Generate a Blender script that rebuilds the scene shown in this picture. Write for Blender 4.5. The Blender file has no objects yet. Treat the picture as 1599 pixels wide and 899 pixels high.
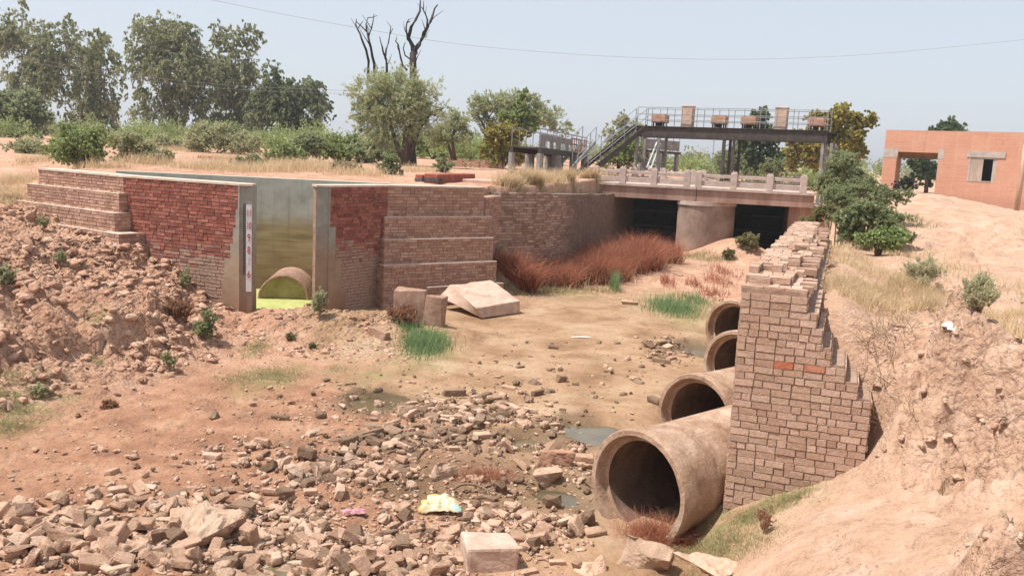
import bpy, math, random
import numpy as np
from mathutils import Vector, Matrix

random.seed(11)
SC = bpy.context.scene
COL = SC.collection
R = math.radians
F_PX, CX, CY = 1400.0, 799.5, 449.5
ROLL, PITCH, EYE = R(2.7), R(8.45), 4.0


# ---------------------------------------------------------------- survey helpers
def ray(px, py):
    """direction of a sight line of the survey photo (1599 x 899 px)"""
    u, v = (px - CX) / F_PX, -(py - CY) / F_PX
    c, s = math.cos(ROLL), math.sin(ROLL)
    x, y = u * c - v * s, u * s + v * c
    cp, sp = math.cos(PITCH), math.sin(PITCH)
    return np.array((x, cp + y * sp, -sp + y * cp))


def at(px, py, Y):
    r = ray(px, py)
    return r * (Y / r[1]) + np.array((0, 0, EYE))


def atz(px, py, z):
    r = ray(px, py)
    return r * ((z - EYE) / r[2]) + np.array((0, 0, EYE))


# ---------------------------------------------------------------- noise (numpy)
def _hash(ix, iy, seed):
    h = (ix.astype(np.int64) * 374761393 + iy.astype(np.int64) * 668265263 + seed * 1442695041) & 0xFFFFFFFF
    h = ((h ^ (h >> 13)) * 1274126177) & 0xFFFFFFFF
    return ((h ^ (h >> 16)) & 0xFFFFFF) / float(0xFFFFFF)


def vnoise(x, y, seed=0):
    ix, iy = np.floor(x), np.floor(y)
    fx, fy = x - ix, y - iy
    fx, fy = fx * fx * fx * (fx * (fx * 6 - 15) + 10), fy * fy * fy * (fy * (fy * 6 - 15) + 10)
    a, b = _hash(ix, iy, seed), _hash(ix + 1, iy, seed)
    c, d = _hash(ix, iy + 1, seed), _hash(ix + 1, iy + 1, seed)
    return (a + (b - a) * fx) * (1 - fy) + (c + (d - c) * fx) * fy - 0.5


def fbm(x, y, scale, octv=4, seed=0, gain=0.5):
    s, a, t = 0.0, 1.0, 0.0
    for i in range(octv):
        f = 2 ** i / scale
        s = s + a * vnoise(x * f * 0.98 + y * f * 0.2 + 17 * i, y * f * 0.98 - x * f * 0.2 + 31 * i, seed + i)
        t += a
        a *= gain
    return 2 * s / t


def worley(x, y, scale, seed=0):
    X, Y = x / scale, y / scale
    ix, iy = np.floor(X), np.floor(Y)
    f1 = np.full(np.shape(X), 9.0)
    f2 = np.full(np.shape(X), 9.0)
    cid = np.zeros(np.shape(X))
    for dx in (-1, 0, 1):
        for dy in (-1, 0, 1):
            cx, cy = ix + dx, iy + dy
            h = _hash(cx, cy, seed)
            d = np.hypot(cx + h - X, cy + _hash(cx, cy, seed + 77) - Y)
            near = d < f1
            f2 = np.where(near, f1, np.minimum(f2, d))
            cid = np.where(near, h, cid)
            f1 = np.where(near, d, f1)
    return f1, f2, cid


def sstep(a, b, x):
    t = np.clip((x - a) / (b - a), 0, 1)
    return t * t * (3 - 2 * t)


def seg_dist(x, y, pts):
    """distance to a polyline and sign (+ on its right-hand side)"""
    best = np.full(np.shape(x), 1e9)
    sgn = np.zeros(np.shape(x))
    for (ax, ay), (bx, by) in zip(pts[:-1], pts[1:]):
        dx, dy = bx - ax, by - ay
        t = np.clip(((x - ax) * dx + (y - ay) * dy) / (dx * dx + dy * dy), 0, 1)
        d = np.hypot(x - ax - t * dx, y - ay - t * dy)
        s = np.sign((x - ax) * dy - (y - ay) * dx)
        near = d < best - 1e-9
        best = np.where(near, d, best)
        sgn = np.where(near, s, sgn)
    return best * np.where(sgn == 0, 1, sgn)


def poly_sd(x, y, pts):
    """signed distance to a closed polygon, + inside"""
    best = np.full(np.shape(x), 1e9)
    ins = np.zeros(np.shape(x), bool)
    for (ax, ay), (bx, by) in zip(pts, pts[1:] + pts[:1]):
        dx, dy = bx - ax, by - ay
        t = np.clip(((x - ax) * dx + (y - ay) * dy) / (dx * dx + dy * dy), 0, 1)
        best = np.minimum(best, np.hypot(x - ax - t * dx, y - ay - t * dy))
        if ay != by:
            ins ^= ((ay > y) != (by > y)) & (x < (bx - ax) * (y - ay) / (by - ay) + ax)
    return np.where(ins, best, -best)


# ---------------------------------------------------------------- terrain
P0 = np.array((2.46, 9.52))                     # near left corner of the right-hand brick wall
A_ = np.array((0.342, 0.940))                   # along that wall
N_ = np.array((0.940, -0.342))                  # towards the bank behind it
BANK_TOE = [(-14, 4.0), (-6, 4.8), (-2, 5.1), (0.2, 5.8), (1.25, 7.1), (1.8, 8.5), (2.15, 9.5)]
SCARP = [(5.4, 12.6), (5.0, 11.2), (4.8, 10.2), (4.6, 9.3), (4.5, 8.6), (4.6, 7.9), (4.75, 7.2), (5.6, 6.2), (9, 4)]
MOUND_TOE = [(-6.0, 20.3), (-5.7, 18.7), (-5.2, 16.3), (-5.7, 14), (-7, 11.5), (-9, 9.6), (-13, 7.5)]
LAND = [(-200, 34), (-16, 27.5), (-12.9, 24.1), (-12.0, 24.2), (-11.2, 24.75), (-1.3, 24.75), (-0.8, 25.15), (-0.55, 26.6), (0.15, 27.1), (1.0, 28.3), (1.8, 29.9), (2.4, 31.9), (2.95, 34.1), (3.4, 36.1), (3.9, 38), (4.8, 39.8), (5.8, 42), (5.9, 48),
        (40, 49), (4000, 60), (4000, 4000), (-4000, 4000), (-4000, 34)]
# puddles: x, y, rx, ry, water level
BASIN = [(-12.0, 23.8), (-9.1, 21.9), (-6.3, 20.5), (-5.7, 20.0), (-4.7, 21.1), (-4.2, 21.6), (-3.2, 23.3), (-1.2, 24.7), (-11.0, 24.7)]
PUDDLES = []
for px, py, w, h in ((590, 627, 44, 13), (905, 672, 52, 15), (828, 690, 40, 10), (877, 772, 42, 13), (440, 886, 95, 30),
                     (640, 764, 30, 7), (1085, 545, 30, 7), (480, 915, 60, 14)):
    c = atz(px, py, -0.15)
    e = atz(px, py - h, -0.15)
    PUDDLES.append((c[0], c[1], w * c[1] / F_PX, abs(e[1] - c[1]), -0.19))


def terrain(x, y, fine=True):
    x, y = np.asarray(x, float), np.asarray(y, float)
    bed = -0.15 + np.interp(y, [0, 20, 26, 32, 38], [0, 0.06, 0.28, 0.42, 0.5])
    bed = bed + 0.10 * sstep(-1.5, -5, x) * sstep(18, 9, y)
    dam = 0.36 * np.exp(-(np.minimum(np.abs(seg_dist(x, y, [(-5.3, 19.6), (-3.6, 20.1), (-2.4, 20.7)])), 9) / np.where(y < 20, 1.5, .7)) ** 2)
    bed = bed + dam + 0.35 * np.exp(-((x - 4.6) ** 2 + (y - 31) ** 2) / 7) + 0.85 * np.exp(-(((x - 8.7) / 1.5) ** 2 + ((y - 35.2) / 1.2) ** 2))
    bed = bed - 0.35 * np.exp(-((x + 5.85) ** 2 + (y - 19.0) ** 2) / 0.25) - 0.35 * sstep(-6.3, -6, x) * sstep(-4.2, -4.6, x) * sstep(20.6, 21.4, y)
    wob = fbm(x, y, 1.7, 3, 5) * 0.35
    # left mound of dug soil
    dl = seg_dist(x, y, MOUND_TOE)
    dl = np.where(y > 20.3, np.minimum(dl, 30), dl) + wob
    mound = np.interp(dl, [0, .6, 1.25, 1.5, 2.4, 4, 7, 14, 40], [0, .2, .42, .88, 1.15, 1.55, 1.98, 2.3, 2.6])
    bed = bed + 1.25 * np.exp(-(((x + .3) / .45) ** 2 + ((y - 25.9) / .8) ** 2))
    z = bed + mound
    # right bank
    s = (x - P0[0]) * A_[0] + (y - P0[1]) * A_[1]
    q = (x - P0[0]) * N_[0] + (y - P0[1]) * N_[1]
    df = seg_dist(x, y, BANK_TOE) + wob * .8 * sstep(0.3, 1.5, np.abs(q) + np.abs(s))
    df = np.where(y > 30, 0, df)
    ds = -seg_dist(x, y, SCARP) + .22 * fbm(x, y, .9, 4, 12) + .1 * fbm(x, y, .22, 2, 13)
    ds = np.where((y < 3) | (x < 1.5), -3, ds)
    sc = sstep(-.16, .1, ds)
    cl = np.interp(df, [0, .4, 1.5, 2.4, 3.2, 7], [0, .36, 1.02, 1.4, 1.66, 1.95]) * (1 - sc) + 2.45 * sc
    top = np.interp(s, [-3, 0, 10, 20, 26, 45, 200], [2.3, 2.35, 2.45, 2.85, 2.95, 2.42, 3.4])
    w = np.interp(s, [0, 9.5, 12, 40], [0.55, 0.55, 2.2, 3.0])
    bk = .2 * np.exp(-((q - .98) / .35) ** 2) * sstep(10, 8, s) + top * sstep(0.12, 1.0, (q - .05) / w) + .02 * np.clip(q, 0, 8) - .62 * sstep(3, 8, q) * sstep(16, 26, s) + 0.08 * fbm(x, y, 2.5, 3, 9) * sstep(1, 3, q)
    t = sstep(.1, 1.45, s + 0.5 * wob * sstep(1.8, 3, q))
    right = cl * (1 - t) + bk * t
    right = right * sstep(-.05, .1, np.where(s > 0, q + .3, df + .3))
    z = z + right + .38 * np.exp(-((q - 1.85) / .32) ** 2 - ((s - .35) / .6) ** 2)
    # land behind the walls
    land = np.interp(y, [20, 25, 30, 45, 60, 90, 300], [2.6, 2.93, 3.12, 3.2, 3.5, 3.72, 3.8])
    land = land - 0.95 * sstep(9, 16, x) * sstep(110, 60, y)
    land = land + (0.07 * fbm(x, y, 4, 4, 21)) * sstep(25, 27, y)
    sd = poly_sd(x, y, LAND)
    wl = np.interp(x, [-22, -13, -12.5, 3000], [9, 2.4, 0.3, 0.3])
    k = sstep(0, 1, sd / wl)
    z = np.where(poly_sd(x, y, BASIN) > 0, np.minimum(z, -.2 + .0 * x), z)
    z = z * (1 - k) + np.maximum(land, z * sstep(9, 14, x) * sstep(60, 50, y)) * k
    for (cx, cy, rx, ry, wz) in PUDDLES:
        e = np.hypot((x - cx) / (rx * 1.15), (y - cy) / (ry * 1.25))
        z = z - (z - (wz - .04)) * sstep(1.3, .45, e + .95 * fbm(x, y, .8, 4, 3)) * (z < .3)
    if not fine:
        return z
    mw = sstep(.1, 1.3, dl) * (1 - k) * sstep(30, 24, y) * (poly_sd(x, y, BASIN) < 0)
    dw = np.clip(dam * 2.2, 0, 1)
    rw = sstep(.2, 2.0, df) * (1 - t) * (1 - k)
    nearw = sstep(45, 25, y)
    f1, f2, cid = worley(x + .25 * fbm(x, y, .8, 2, 40), y + .25 * fbm(x, y, .8, 2, 41), .62, 4)
    g1, g2, gid = worley(x + .12 * fbm(x, y, .3, 2, 42), y, .24, 14)
    h1, h2, hid = worley(x + .1 * fbm(x, y, .2, 2, 43), y, .11, 34)
    lump = (cid - .3) * sstep(0, .25, f2 - f1) * .34 + (gid - .25) * sstep(0, .25, g2 - g1) * .19 + (hid - .3) * sstep(0, .3, h2 - h1) * .06
    z = z + np.maximum(mw, dw * .6) * (lump + .16 * fbm(x, y, .9, 4, 50))
    # right slope: dry crust with cracks, crumbling scarp
    c1, c2, c3 = worley(x + .4 * fbm(x, y, .5, 4, 60), y + .4 * fbm(x, y, .5, 4, 61), .42, 24)
    scarp = np.maximum(sstep(.75, .2, np.abs(ds + .1)), sstep(1.6, 2.2, x) * sstep(6.6, 5.7, y + .25 * x - 1.0) * sstep(2.2, 2.6, df))
    z = z + rw * (1 - scarp) * (-.065 * sstep(.06, .0, c2 - c1) * sstep(-.45, .0, fbm(x, y, 1.3, 3, 66)) + .10 * fbm(x, y, 1.2, 5, 62) + .015 * (c3 - .5) + .03 * fbm(x, y, .25, 3, 68))
    z = z + rw * scarp * (lump * 1.5 + .42 * fbm(x, y, .7, 5, 63))
    # bed
    bw = (1 - mw) * (1 - k) * (1 - rw) * (1 - sstep(0, .6, q) * (s > 0))
    rough = sstep(1.5, -2.5, x + .35 * (y - 12)) * sstep(19, 13, y)
    z = z + bw * nearw * ((.014 + .05 * rough) * fbm(x, y, .5, 5, 70, .6) + .045 * rough * (gid - .4) * sstep(0, .3, g2 - g1) + .02 * fbm(x, y, 2.2, 3, 71))
    z = z + (t * (1 - k)) * nearw * sstep(.6, 1.6, q) * (.10 * fbm(x, y, .7, 4, 80) + .5 * lump * sstep(.1, .3, fbm(x, y, 2.6, 2, 81)))
    z = z + k * nearw * .05 * fbm(x, y, .9, 3, 90)
    return z


def gz(x, y):
    return float(terrain(np.array([x]), np.array([y]))[0])


def ground(px, py, y0=5.0, y1=140.0):
    """where a sight line meets the ground"""
    r = ray(px, py)
    ys = np.concatenate([np.arange(y0, 45, .04), np.arange(45, y1, .4)])
    t = ys / r[1]
    zs = EYE + r[2] * t
    hit = np.nonzero(terrain(r[0] * t, ys) > zs)[0]
    i = hit[0] if len(hit) else len(ys) - 1
    return np.array((r[0] * t[i], ys[i], zs[i]))


# ---------------------------------------------------------------- object helpers
def tag(o, label=None, cat=None, group=None, kind=None):
    if label: o['label'] = label
    if cat: o['category'] = cat
    if group: o['group'] = group
    if kind: o['kind'] = kind
    return o


def empty(name, loc, label, cat, group=None, rz=0):
    o = bpy.data.objects.new(name, None)
    COL.objects.link(o)
    o.location = loc
    o.rotation_euler = (0, 0, rz)
    o.empty_display_size = .2
    o.matrix_world = Matrix.Translation(Vector(loc)) @ Matrix.Rotation(rz, 4, 'Z')
    return tag(o, label, cat, group)


def link(name, me, mats, parent=None, loc=None, smooth=False):
    for m in (mats if isinstance(mats, (list, tuple)) else [mats]):
        me.materials.append(m)
    if smooth:
        me.polygons.foreach_set('use_smooth', [True] * len(me.polygons))
    o = bpy.data.objects.new(name, me)
    COL.objects.link(o)
    if parent:
        o.parent = parent
        # geometry is given in world space: bring it into the parent's frame
        o.matrix_parent_inverse = Matrix.Identity(4)
        if loc is None:
            me.transform(parent.matrix_world.inverted())
    if loc is not None:
        o.location = loc
    return o


def np_mesh(name, V, Fc, attrs=None, mat_idx=None):
    """mesh from arrays; Fc is (M,4) or (M,3)"""
    V, Fc = np.asarray(V, np.float32), np.asarray(Fc, np.int32)
    me = bpy.data.meshes.new(name)
    n = Fc.shape[1]
    me.vertices.add(len(V))
    me.vertices.foreach_set('co', V.ravel())
    me.loops.add(Fc.size)
    me.loops.foreach_set('vertex_index', Fc.ravel())
    me.polygons.add(len(Fc))
    me.polygons.foreach_set('loop_start', np.arange(0, Fc.size, n, dtype=np.int32))
    for k, (dom, arr) in (attrs or {}).items():
        a = me.attributes.new(k, 'FLOAT', dom)
        a.data.foreach_set('value', np.asarray(arr, np.float32))
    if mat_idx is not None:
        me.polygons.foreach_set('material_index', np.asarray(mat_idx, np.int32))
    me.update(calc_edges=True)
    me.validate()
    return me


class MB:
    """collects boxes, prisms, tubes for ONE mesh; each face carries two numbers: rnd, tone"""
    def __init__(s):
        s.v, s.f, s.r, s.t, s.m = [], [], [], [], []

    def add(s, V, Fc, rnd=None, tone=0.0, mat=0):
        b = len(s.v)
        s.v += [tuple(map(float, p)) for p in V]
        rnd = random.random() if rnd is None else rnd
        for f in Fc:
            s.f.append(tuple(b + i for i in f)); s.r.append(rnd); s.t.append(tone); s.m.append(mat)

    BOX = ((0, 3, 2, 1), (4, 5, 6, 7), (0, 1, 5, 4), (1, 2, 6, 5), (2, 3, 7, 6), (3, 0, 4, 7))

    def hexa(s, bottom, top, **k):
        s.add(list(bottom) + list(top), s.BOX, **k)

    def box(s, c, size, M=None, jit=0, **k):
        hx, hy, hz = size[0] / 2, size[1] / 2, size[2] / 2
        V = [Vector((x, y, z)) for z in (-hz, hz) for x, y in ((-hx, -hy), (hx, -hy), (hx, hy), (-hx, hy))]
        if jit:
            V = [p + Vector((random.uniform(-jit, jit), random.uniform(-jit, jit), random.uniform(-jit, jit))) for p in V]
        if M is not None:
            V = [M @ p for p in V]
        c = Vector(c)
        s.add([p + c for p in V], s.BOX, **k)

    def fbox(s, o, u, v, w, a, b, **k):
        """box in a frame: origin o, unit axes u v w, from a to b"""
        o, u, v, w = (np.asarray(t, float) for t in (o, u, v, w))
        P = lambda i, j, l: o + u * i + v * j + w * l
        q = [(a[0], a[1]), (b[0], a[1]), (b[0], b[1]), (a[0], b[1])]
        s.hexa([P(i, j, a[2]) for i, j in q], [P(i, j, b[2]) for i, j in q], **k)

    def prism(s, poly, z0, z1, **k):
        n = len(poly)
        V = [(x, y, z0) for x, y in poly] + [(x, y, z1) for x, y in poly]
        s.add(V, [tuple(range(n - 1, -1, -1)), tuple(range(n, 2 * n))] + [(i, (i + 1) % n, n + (i + 1) % n, n + i) for i in range(n)], **k)

    def bar(s, p, q, w, h=None, up=(0, 0, 1), **k):
        """rectangular bar from p to q"""
        h = w if h is None else h
        p, q = np.asarray(p, float), np.asarray(q, float)
        d = (q - p) / np.linalg.norm(q - p)
        x = np.cross(d, up)
        if np.linalg.norm(x) < 1e-4:
            x = np.cross(d, (0, 1, 0))
        x = x / np.linalg.norm(x)
        y = np.cross(x, d)
        c = [(-w / 2, -h / 2), (w / 2, -h / 2), (w / 2, h / 2), (-w / 2, h / 2)]
        s.hexa([p + x * a + y * b for a, b in c], [q + x * a + y * b for a, b in c], **k)

    def tube(s, pts, rad, n=6, cap=True, **k):
        pts = [np.asarray(p, float) for p in pts]
        rad = [rad] * len(pts) if np.isscalar(rad) else rad
        V, Fc = [], []
        ref = np.array((0.31, 0.17, 0.93))
        for i, p in enumerate(pts):
            d = pts[min(i + 1, len(pts) - 1)] - pts[max(i - 1, 0)]
            d = d / (np.linalg.norm(d) + 1e-9)
            x = np.cross(d, ref); x /= np.linalg.norm(x) + 1e-9
            y = np.cross(d, x)
            V += [p + rad[i] * (math.cos(2 * math.pi * j / n) * x + math.sin(2 * math.pi * j / n) * y) for j in range(n)]
        for i in range(len(pts) - 1):
            Fc += [(i * n + j, i * n + (j + 1) % n, (i + 1) * n + (j + 1) % n, (i + 1) * n + j) for j in range(n)]
        if cap:
            Fc += [tuple(range(n - 1, -1, -1)), tuple(range((len(pts) - 1) * n, len(pts) * n))]
        s.add(V, Fc, **k)

    def build(s, name, mats, parent=None, smooth=False, fix=True):
        me = bpy.data.meshes.new(name)
        me.from_pydata(s.v, [], s.f)
        for nm, arr in (('rnd', s.r), ('tone', s.t)):
            a = me.attributes.new(nm, 'FLOAT', 'FACE')
            a.data.foreach_set('value', arr)
        me.polygons.foreach_set('material_index', s.m)
        me.update()
        return link(name, me, mats, parent, smooth=smooth)


def bevel(o, w=.01, seg=1, ang=40):
    m = o.modifiers.new('edge wear', 'BEVEL')
    m.width, m.segments, m.limit_method, m.angle_limit = w, seg, 'ANGLE', R(ang)
    return o


# ---------------------------------------------------------------- materials
class Mt:
    def __init__(s, name, rough=.9, spec=.3):
        s.m = bpy.data.materials.new(name)
        s.m.use_nodes = True
        s.t = s.m.node_tree
        s.b = s.t.nodes['Principled BSDF']
        s.b.inputs['Roughness'].default_value = rough
        s.b.inputs['Specular IOR Level'].default_value = spec

    def n(s, kind, ins=None, **props):
        nd = s.t.nodes.new('ShaderNode' + kind)
        for k, v in props.items():
            setattr(nd, k, v)
        for k, v in (ins or {}).items():
            s.put(nd.inputs[k], v)
        return nd

    def put(s, sock, v):
        if isinstance(v, bpy.types.NodeSocket):
            s.t.links.new(v, sock)
        elif hasattr(v, '__len__') and len(v) == 3 and sock.type == 'RGBA':
            sock.default_value = (*v, 1)
        else:
            sock.default_value = v

    def obj(s): return s.n('TexCoord').outputs['Object']
    def pos(s): return s.n('NewGeometry').outputs['Position']
    def attr(s, name): return s.n('Attribute', attribute_name=name).outputs['Fac']
    def noise(s, vec, scale, detail=4, rough=.55, dist=0):
        return s.n('TexNoise', {'Vector': vec, 'Scale': scale, 'Detail': detail, 'Roughness': rough, 'Distortion': dist}).outputs['Fac']

    def vor(s, vec, scale, feature='F1', out='Distance', rnd=1):
        return s.n('TexVoronoi', {'Vector': vec, 'Scale': scale, 'Randomness': rnd}, feature=feature).outputs[out]

    def ramp(s, fac, stops, interp='LINEAR'):
        nd = s.n('ValToRGB', {'Fac': fac})
        cr = nd.color_ramp
        cr.interpolation = interp
        while len(cr.elements) < len(stops):
            cr.elements.new(.5)
        for e, (p, c) in zip(cr.elements, stops):
            e.position = p
            e.color = (*c, 1) if hasattr(c, '__len__') else (c, c, c, 1)
        return nd.outputs['Color']

    def mix(s, fac, a, b, blend='MIX'):
        nd = s.n('Mix', data_type='RGBA', blend_type=blend)
        s.put(nd.inputs[0], fac); s.put(nd.inputs[6], a); s.put(nd.inputs[7], b)
        return nd.outputs[2]

    def math(s, op, a, b=0.0, c=None, clamp=False):
        nd = s.n('Math', operation=op, use_clamp=clamp)
        s.put(nd.inputs[0], a); s.put(nd.inputs[1], b)
        if c is not None: s.put(nd.inputs[2], c)
        return nd.outputs[0]

    def maprange(s, v, a, b, c=0.0, d=1.0):
        return s.n('MapRange', {'Value': v, 'From Min': a, 'From Max': b, 'To Min': c, 'To Max': d}).outputs[0]

    def scaled(s, vec, sc):
        return s.n('Mapping', {'Vector': vec, 'Scale': sc}).outputs[0]

    def sep(s, vec): return s.n('SeparateXYZ', {'Vector': vec}).outputs

    def bump(s, h, strength=.5, dist=.02, prev=None):
        ins = {'Height': h, 'Strength': strength, 'Distance': dist}
        if prev is not None: ins['Normal'] = prev
        return s.n('Bump', ins).outputs[0]

    def col(s, c): s.put(s.b.inputs['Base Color'], c); return s
    def nor(s, b): s.put(s.b.inputs['Normal'], b); return s
    def rough(s, r): s.put(s.b.inputs['Roughness'], r); return s


M = {}


def soil():
    k = Mt('dry soil', .95, .15)
    p = k.pos()
    big, mid, fine = k.noise(p, .35, 4), k.noise(p, 2.3, 6, .62), k.noise(p, 16, 5, .65)
    base = k.ramp(mid, [(.25, (.31, .16, .1)), (.45, (.47, .27, .178)), (.6, (.555, .35, .243)), (.78, (.63, .44, .33))])
    base = k.mix(k.maprange(big, .4, .65, 0, .6), base, (.42, .225, .145))
    pale = k.ramp(mid, [(.25, (.4, .24, .158)), (.5, (.52, .34, .24)), (.75, (.61, .44, .335))])
    base = k.mix(k.attr('pale'), base, pale)
    red = k.ramp(k.noise(p, 1.4, 6, .6), [(.3, (.215, .1, .058)), (.5, (.35, .18, .108)), (.7, (.47, .28, .183))])
    base = k.mix(k.math('MULTIPLY', k.attr('red'), .85), base, red)
    mudc = k.ramp(k.noise(p, .9, 6, .6, .4), [(.28, (.2, .115, .065)), (.45, (.31, .19, .11)), (.58, (.39, .25, .155)), (.72, (.265, .175, .095))])
    mudc = k.mix(k.maprange(k.noise(p, 3.2, 6, .7), .5, .68, 0, .55), mudc, (.21, .125, .075))
    mudc = k.mix(k.maprange(k.noise(p, .55, 4, .6), .52, .66, 0, .6), mudc, (.47, .345, .235))
    mud = k.attr('mud')
    base = k.mix(mud, base, mudc)
    wet = k.attr('wet')
    base = k.mix(k.math('MULTIPLY', wet, .8), base, (.15, .095, .05))
    grn = k.math('MULTIPLY', k.attr('green'), k.maprange(k.noise(p, 5, 5, .7), .42, .6))
    base = k.mix(k.math('MULTIPLY', grn, .75), base, (.19, .2, .075))
    speck = k.maprange(k.noise(p, 38, 3, .6), .62, .74)
    base = k.mix(k.math('MULTIPLY', speck, .35), base, (.58, .43, .33))
    base = k.mix(.5, base, k.ramp(fine, [(.3, (.62, .6, .58)), (.5, (1, 1, 1)), (.7, (1.0, 1.0, 1.0))]), 'MULTIPLY')
    k.col(base)
    k.rough(k.maprange(wet, 0, 1, .95, .35))
    h = k.math('ADD', k.math('MULTIPLY', fine, .5), k.noise(p, 7, 6, .7))
    soft = k.math('SUBTRACT', 1.0, k.math('MULTIPLY', mud, .4))
    b = k.n('Bump', {'Height': h, 'Strength': k.math('MULTIPLY', soft, .85), 'Distance': .09}).outputs[0]
    pw = k.n('VectorMath', {0: p, 1: k.n('TexNoise', {'Vector': p, 'Scale': 3.0, 'Detail': 4}).outputs['Color']}, operation='ADD').outputs[0]
    crk = k.vor(pw, 3.4, 'DISTANCE_TO_EDGE')
    pv = k.n('VectorMath', {0: p, 1: k.n('VectorMath', {0: k.n('TexNoise', {'Vector': p, 'Scale': 5.0, 'Detail': 3}).outputs['Color'], 3: .12}, operation='SCALE').outputs[0]}, operation='ADD').outputs[0]
    cl_ = k.math('ADD', k.math('MULTIPLY', k.vor(pv, 5.5), -.7), k.math('MULTIPLY', k.vor(pv, 13), -.35))
    b = k.n('Bump', {'Height': cl_, 'Strength': k.math('MULTIPLY', k.attr('crumb'), .95), 'Distance': .16, 'Normal': b}).outputs[0]
    b = k.n('Bump', {'Height': k.maprange(crk, 0, .035), 'Strength': k.math('MULTIPLY', k.attr('crack'), k.maprange(k.noise(p, .9, 3), .42, .6, 0, .55)), 'Distance': .03, 'Normal': b}).outputs[0]
    k.nor(b)
    return k.m


def clod(name, stops, wet=0.0, scale=6):
    k = Mt(name, .95, .15)
    p = k.obj()
    rnd = k.n('ObjectInfo').outputs['Random']
    v = k.math('ADD', k.math('MULTIPLY', k.noise(p, scale, 5, .65), .6), k.math('MULTIPLY', k.math('ADD', k.attr('rnd'), rnd), .2))
    k.col(k.mix(.4, k.ramp(v, stops), k.ramp(k.noise(p, scale * 6, 4, .7), [(.3, .55), (.6, 1.0)]), 'MULTIPLY'))
    k.nor(k.bump(k.noise(p, scale * 3, 6, .7), .7, .03))
    return k.m


def bricks(name, lo, mid, hi, mort, stain=None, grain=30, dust=.45):
    """laid bricks: rnd = tone of one brick, tone = how far it is washed with silt (darkened on the round wall); slot 2 is the mortar bed"""
    k = Mt(name, .93, .2)
    p = k.pos()
    c = k.ramp(k.attr('rnd'), [(0, lo), (.45, mid), (.85, hi), (1, tuple(x * 1.15 for x in hi))])
    c = k.mix(k.attr('tone'), c, stain or mid)
    n1 = k.noise(p, 3.5, 5, .65)
    c = k.mix(k.maprange(n1, .5, .75, 0, dust), c, mort)
    c = k.mix(.55, c, k.ramp(k.noise(p, grain, 4, .7), [(.3, .5), (.58, 1.0)]), 'MULTIPLY')
    k.col(c)
    k.nor(k.bump(k.noise(p, grain * 1.3, 5, .7), .8, .012))
    return k.m


def plain(name, stops, scale=4, bump=.4, bd=.01, rough=.85, spec=.3, detail=5, metal=0, coords='pos', streak=False):
    k = Mt(name, rough, spec)
    p = k.pos() if coords == 'pos' else k.obj()
    if streak:
        p = k.scaled(p, (1, 1, .18))
    v = k.noise(p, scale, detail, .65, .3)
    k.col(k.mix(.4, k.ramp(v, stops), k.ramp(k.noise(p, scale * 9, 4, .7), [(.3, .6), (.6, 1.0)]), 'MULTIPLY'))
    k.b.inputs['Metallic'].default_value = metal
    if bump:
        k.nor(k.bump(k.noise(p, scale * 6, 5, .7), bump, bd))
    return k.m


def leaf(name, dark, mid, light, trans=.48):
    k = Mt(name, .6, .25)
    v = k.attr('rnd')
    c = k.ramp(v, [(0, dark), (.5, mid), (1, light)])
    k.col(c)
    tr = k.n('BsdfTranslucent', {'Color': k.mix(.5, c, light)})
    mx = k.n('MixShader', {0: trans})
    k.t.links.new(k.b.outputs[0], mx.inputs[1])
    k.t.links.new(tr.outputs[0], mx.inputs[2])
    k.t.links.new(mx.outputs[0], k.t.nodes['Material Output'].inputs[0])
    return k.m


def plaster(name='stained plaster', z0=.3, z1=2.15):
    """grey cement render with an ochre silt stain up to the old water mark"""
    k = Mt(name, .85, .3)
    p = k.pos()
    z = k.sep(p)[2]
    n = k.noise(k.scaled(p, (1.2, 1.2, 3.5)), 1.6, 6, .6, .5)
    zz = k.math('ADD', z, k.math('MULTIPLY', k.math('SUBTRACT', n, .5), .55))
    grey = k.ramp(k.noise(p, 2.2, 6, .65), [(.3, (.29, .285, .24)), (.55, (.39, .38, .33)), (.75, (.46, .44, .385))])
    och = k.ramp(k.noise(k.scaled(p, (.5, .5, 5)), 1.6, 6, .6, .4), [(.3, (.2, .15, .07)), (.5, (.3, .23, .115)), (.7, (.39, .315, .18))])
    c = k.mix(k.maprange(zz, z1, z1 - .45), grey, och)
    c = k.mix(k.maprange(zz, z0 + .5, z0 - .1, 0, .7), c, (.15, .085, .055))
    strk = k.noise(k.scaled(p, (7, 7, .5)), 1, 4, .6)
    c = k.mix(k.maprange(strk, .55, .75, 0, .35), c, (.14, .12, .09))
    k.col(c)
    k.nor(k.bump(k.noise(p, 22, 5, .7), .35, .01))
    return k.m


def nose_plaster():
    k = Mt('worn cement render', .88, .25)
    p = k.pos()
    z = k.sep(p)[2]
    n = k.noise(p, 1.8, 6, .6, .3)
    zz = k.math('ADD', z, k.math('MULTIPLY', k.math('SUBTRACT', n, .5), .7))
    grey = k.ramp(k.noise(p, 3, 6, .65), [(.3, (.21, .2, .17)), (.6, (.31, .295, .255)), (.8, (.38, .35, .3))])
    tan = k.ramp(k.noise(p, 2.4, 6, .65), [(.3, (.24, .165, .11)), (.6, (.34, .24, .165)), (.8, (.41, .3, .22))])
    c = k.mix(k.maprange(zz, 2.0, 1.35), grey, tan)
    c = k.mix(k.maprange(zz, .9, .2, 0, .85), c, (.24, .13, .085))
    k.col(c)
    k.nor(k.bump(k.noise(p, 16, 6, .7), .4, .015))
    return k.m


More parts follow.
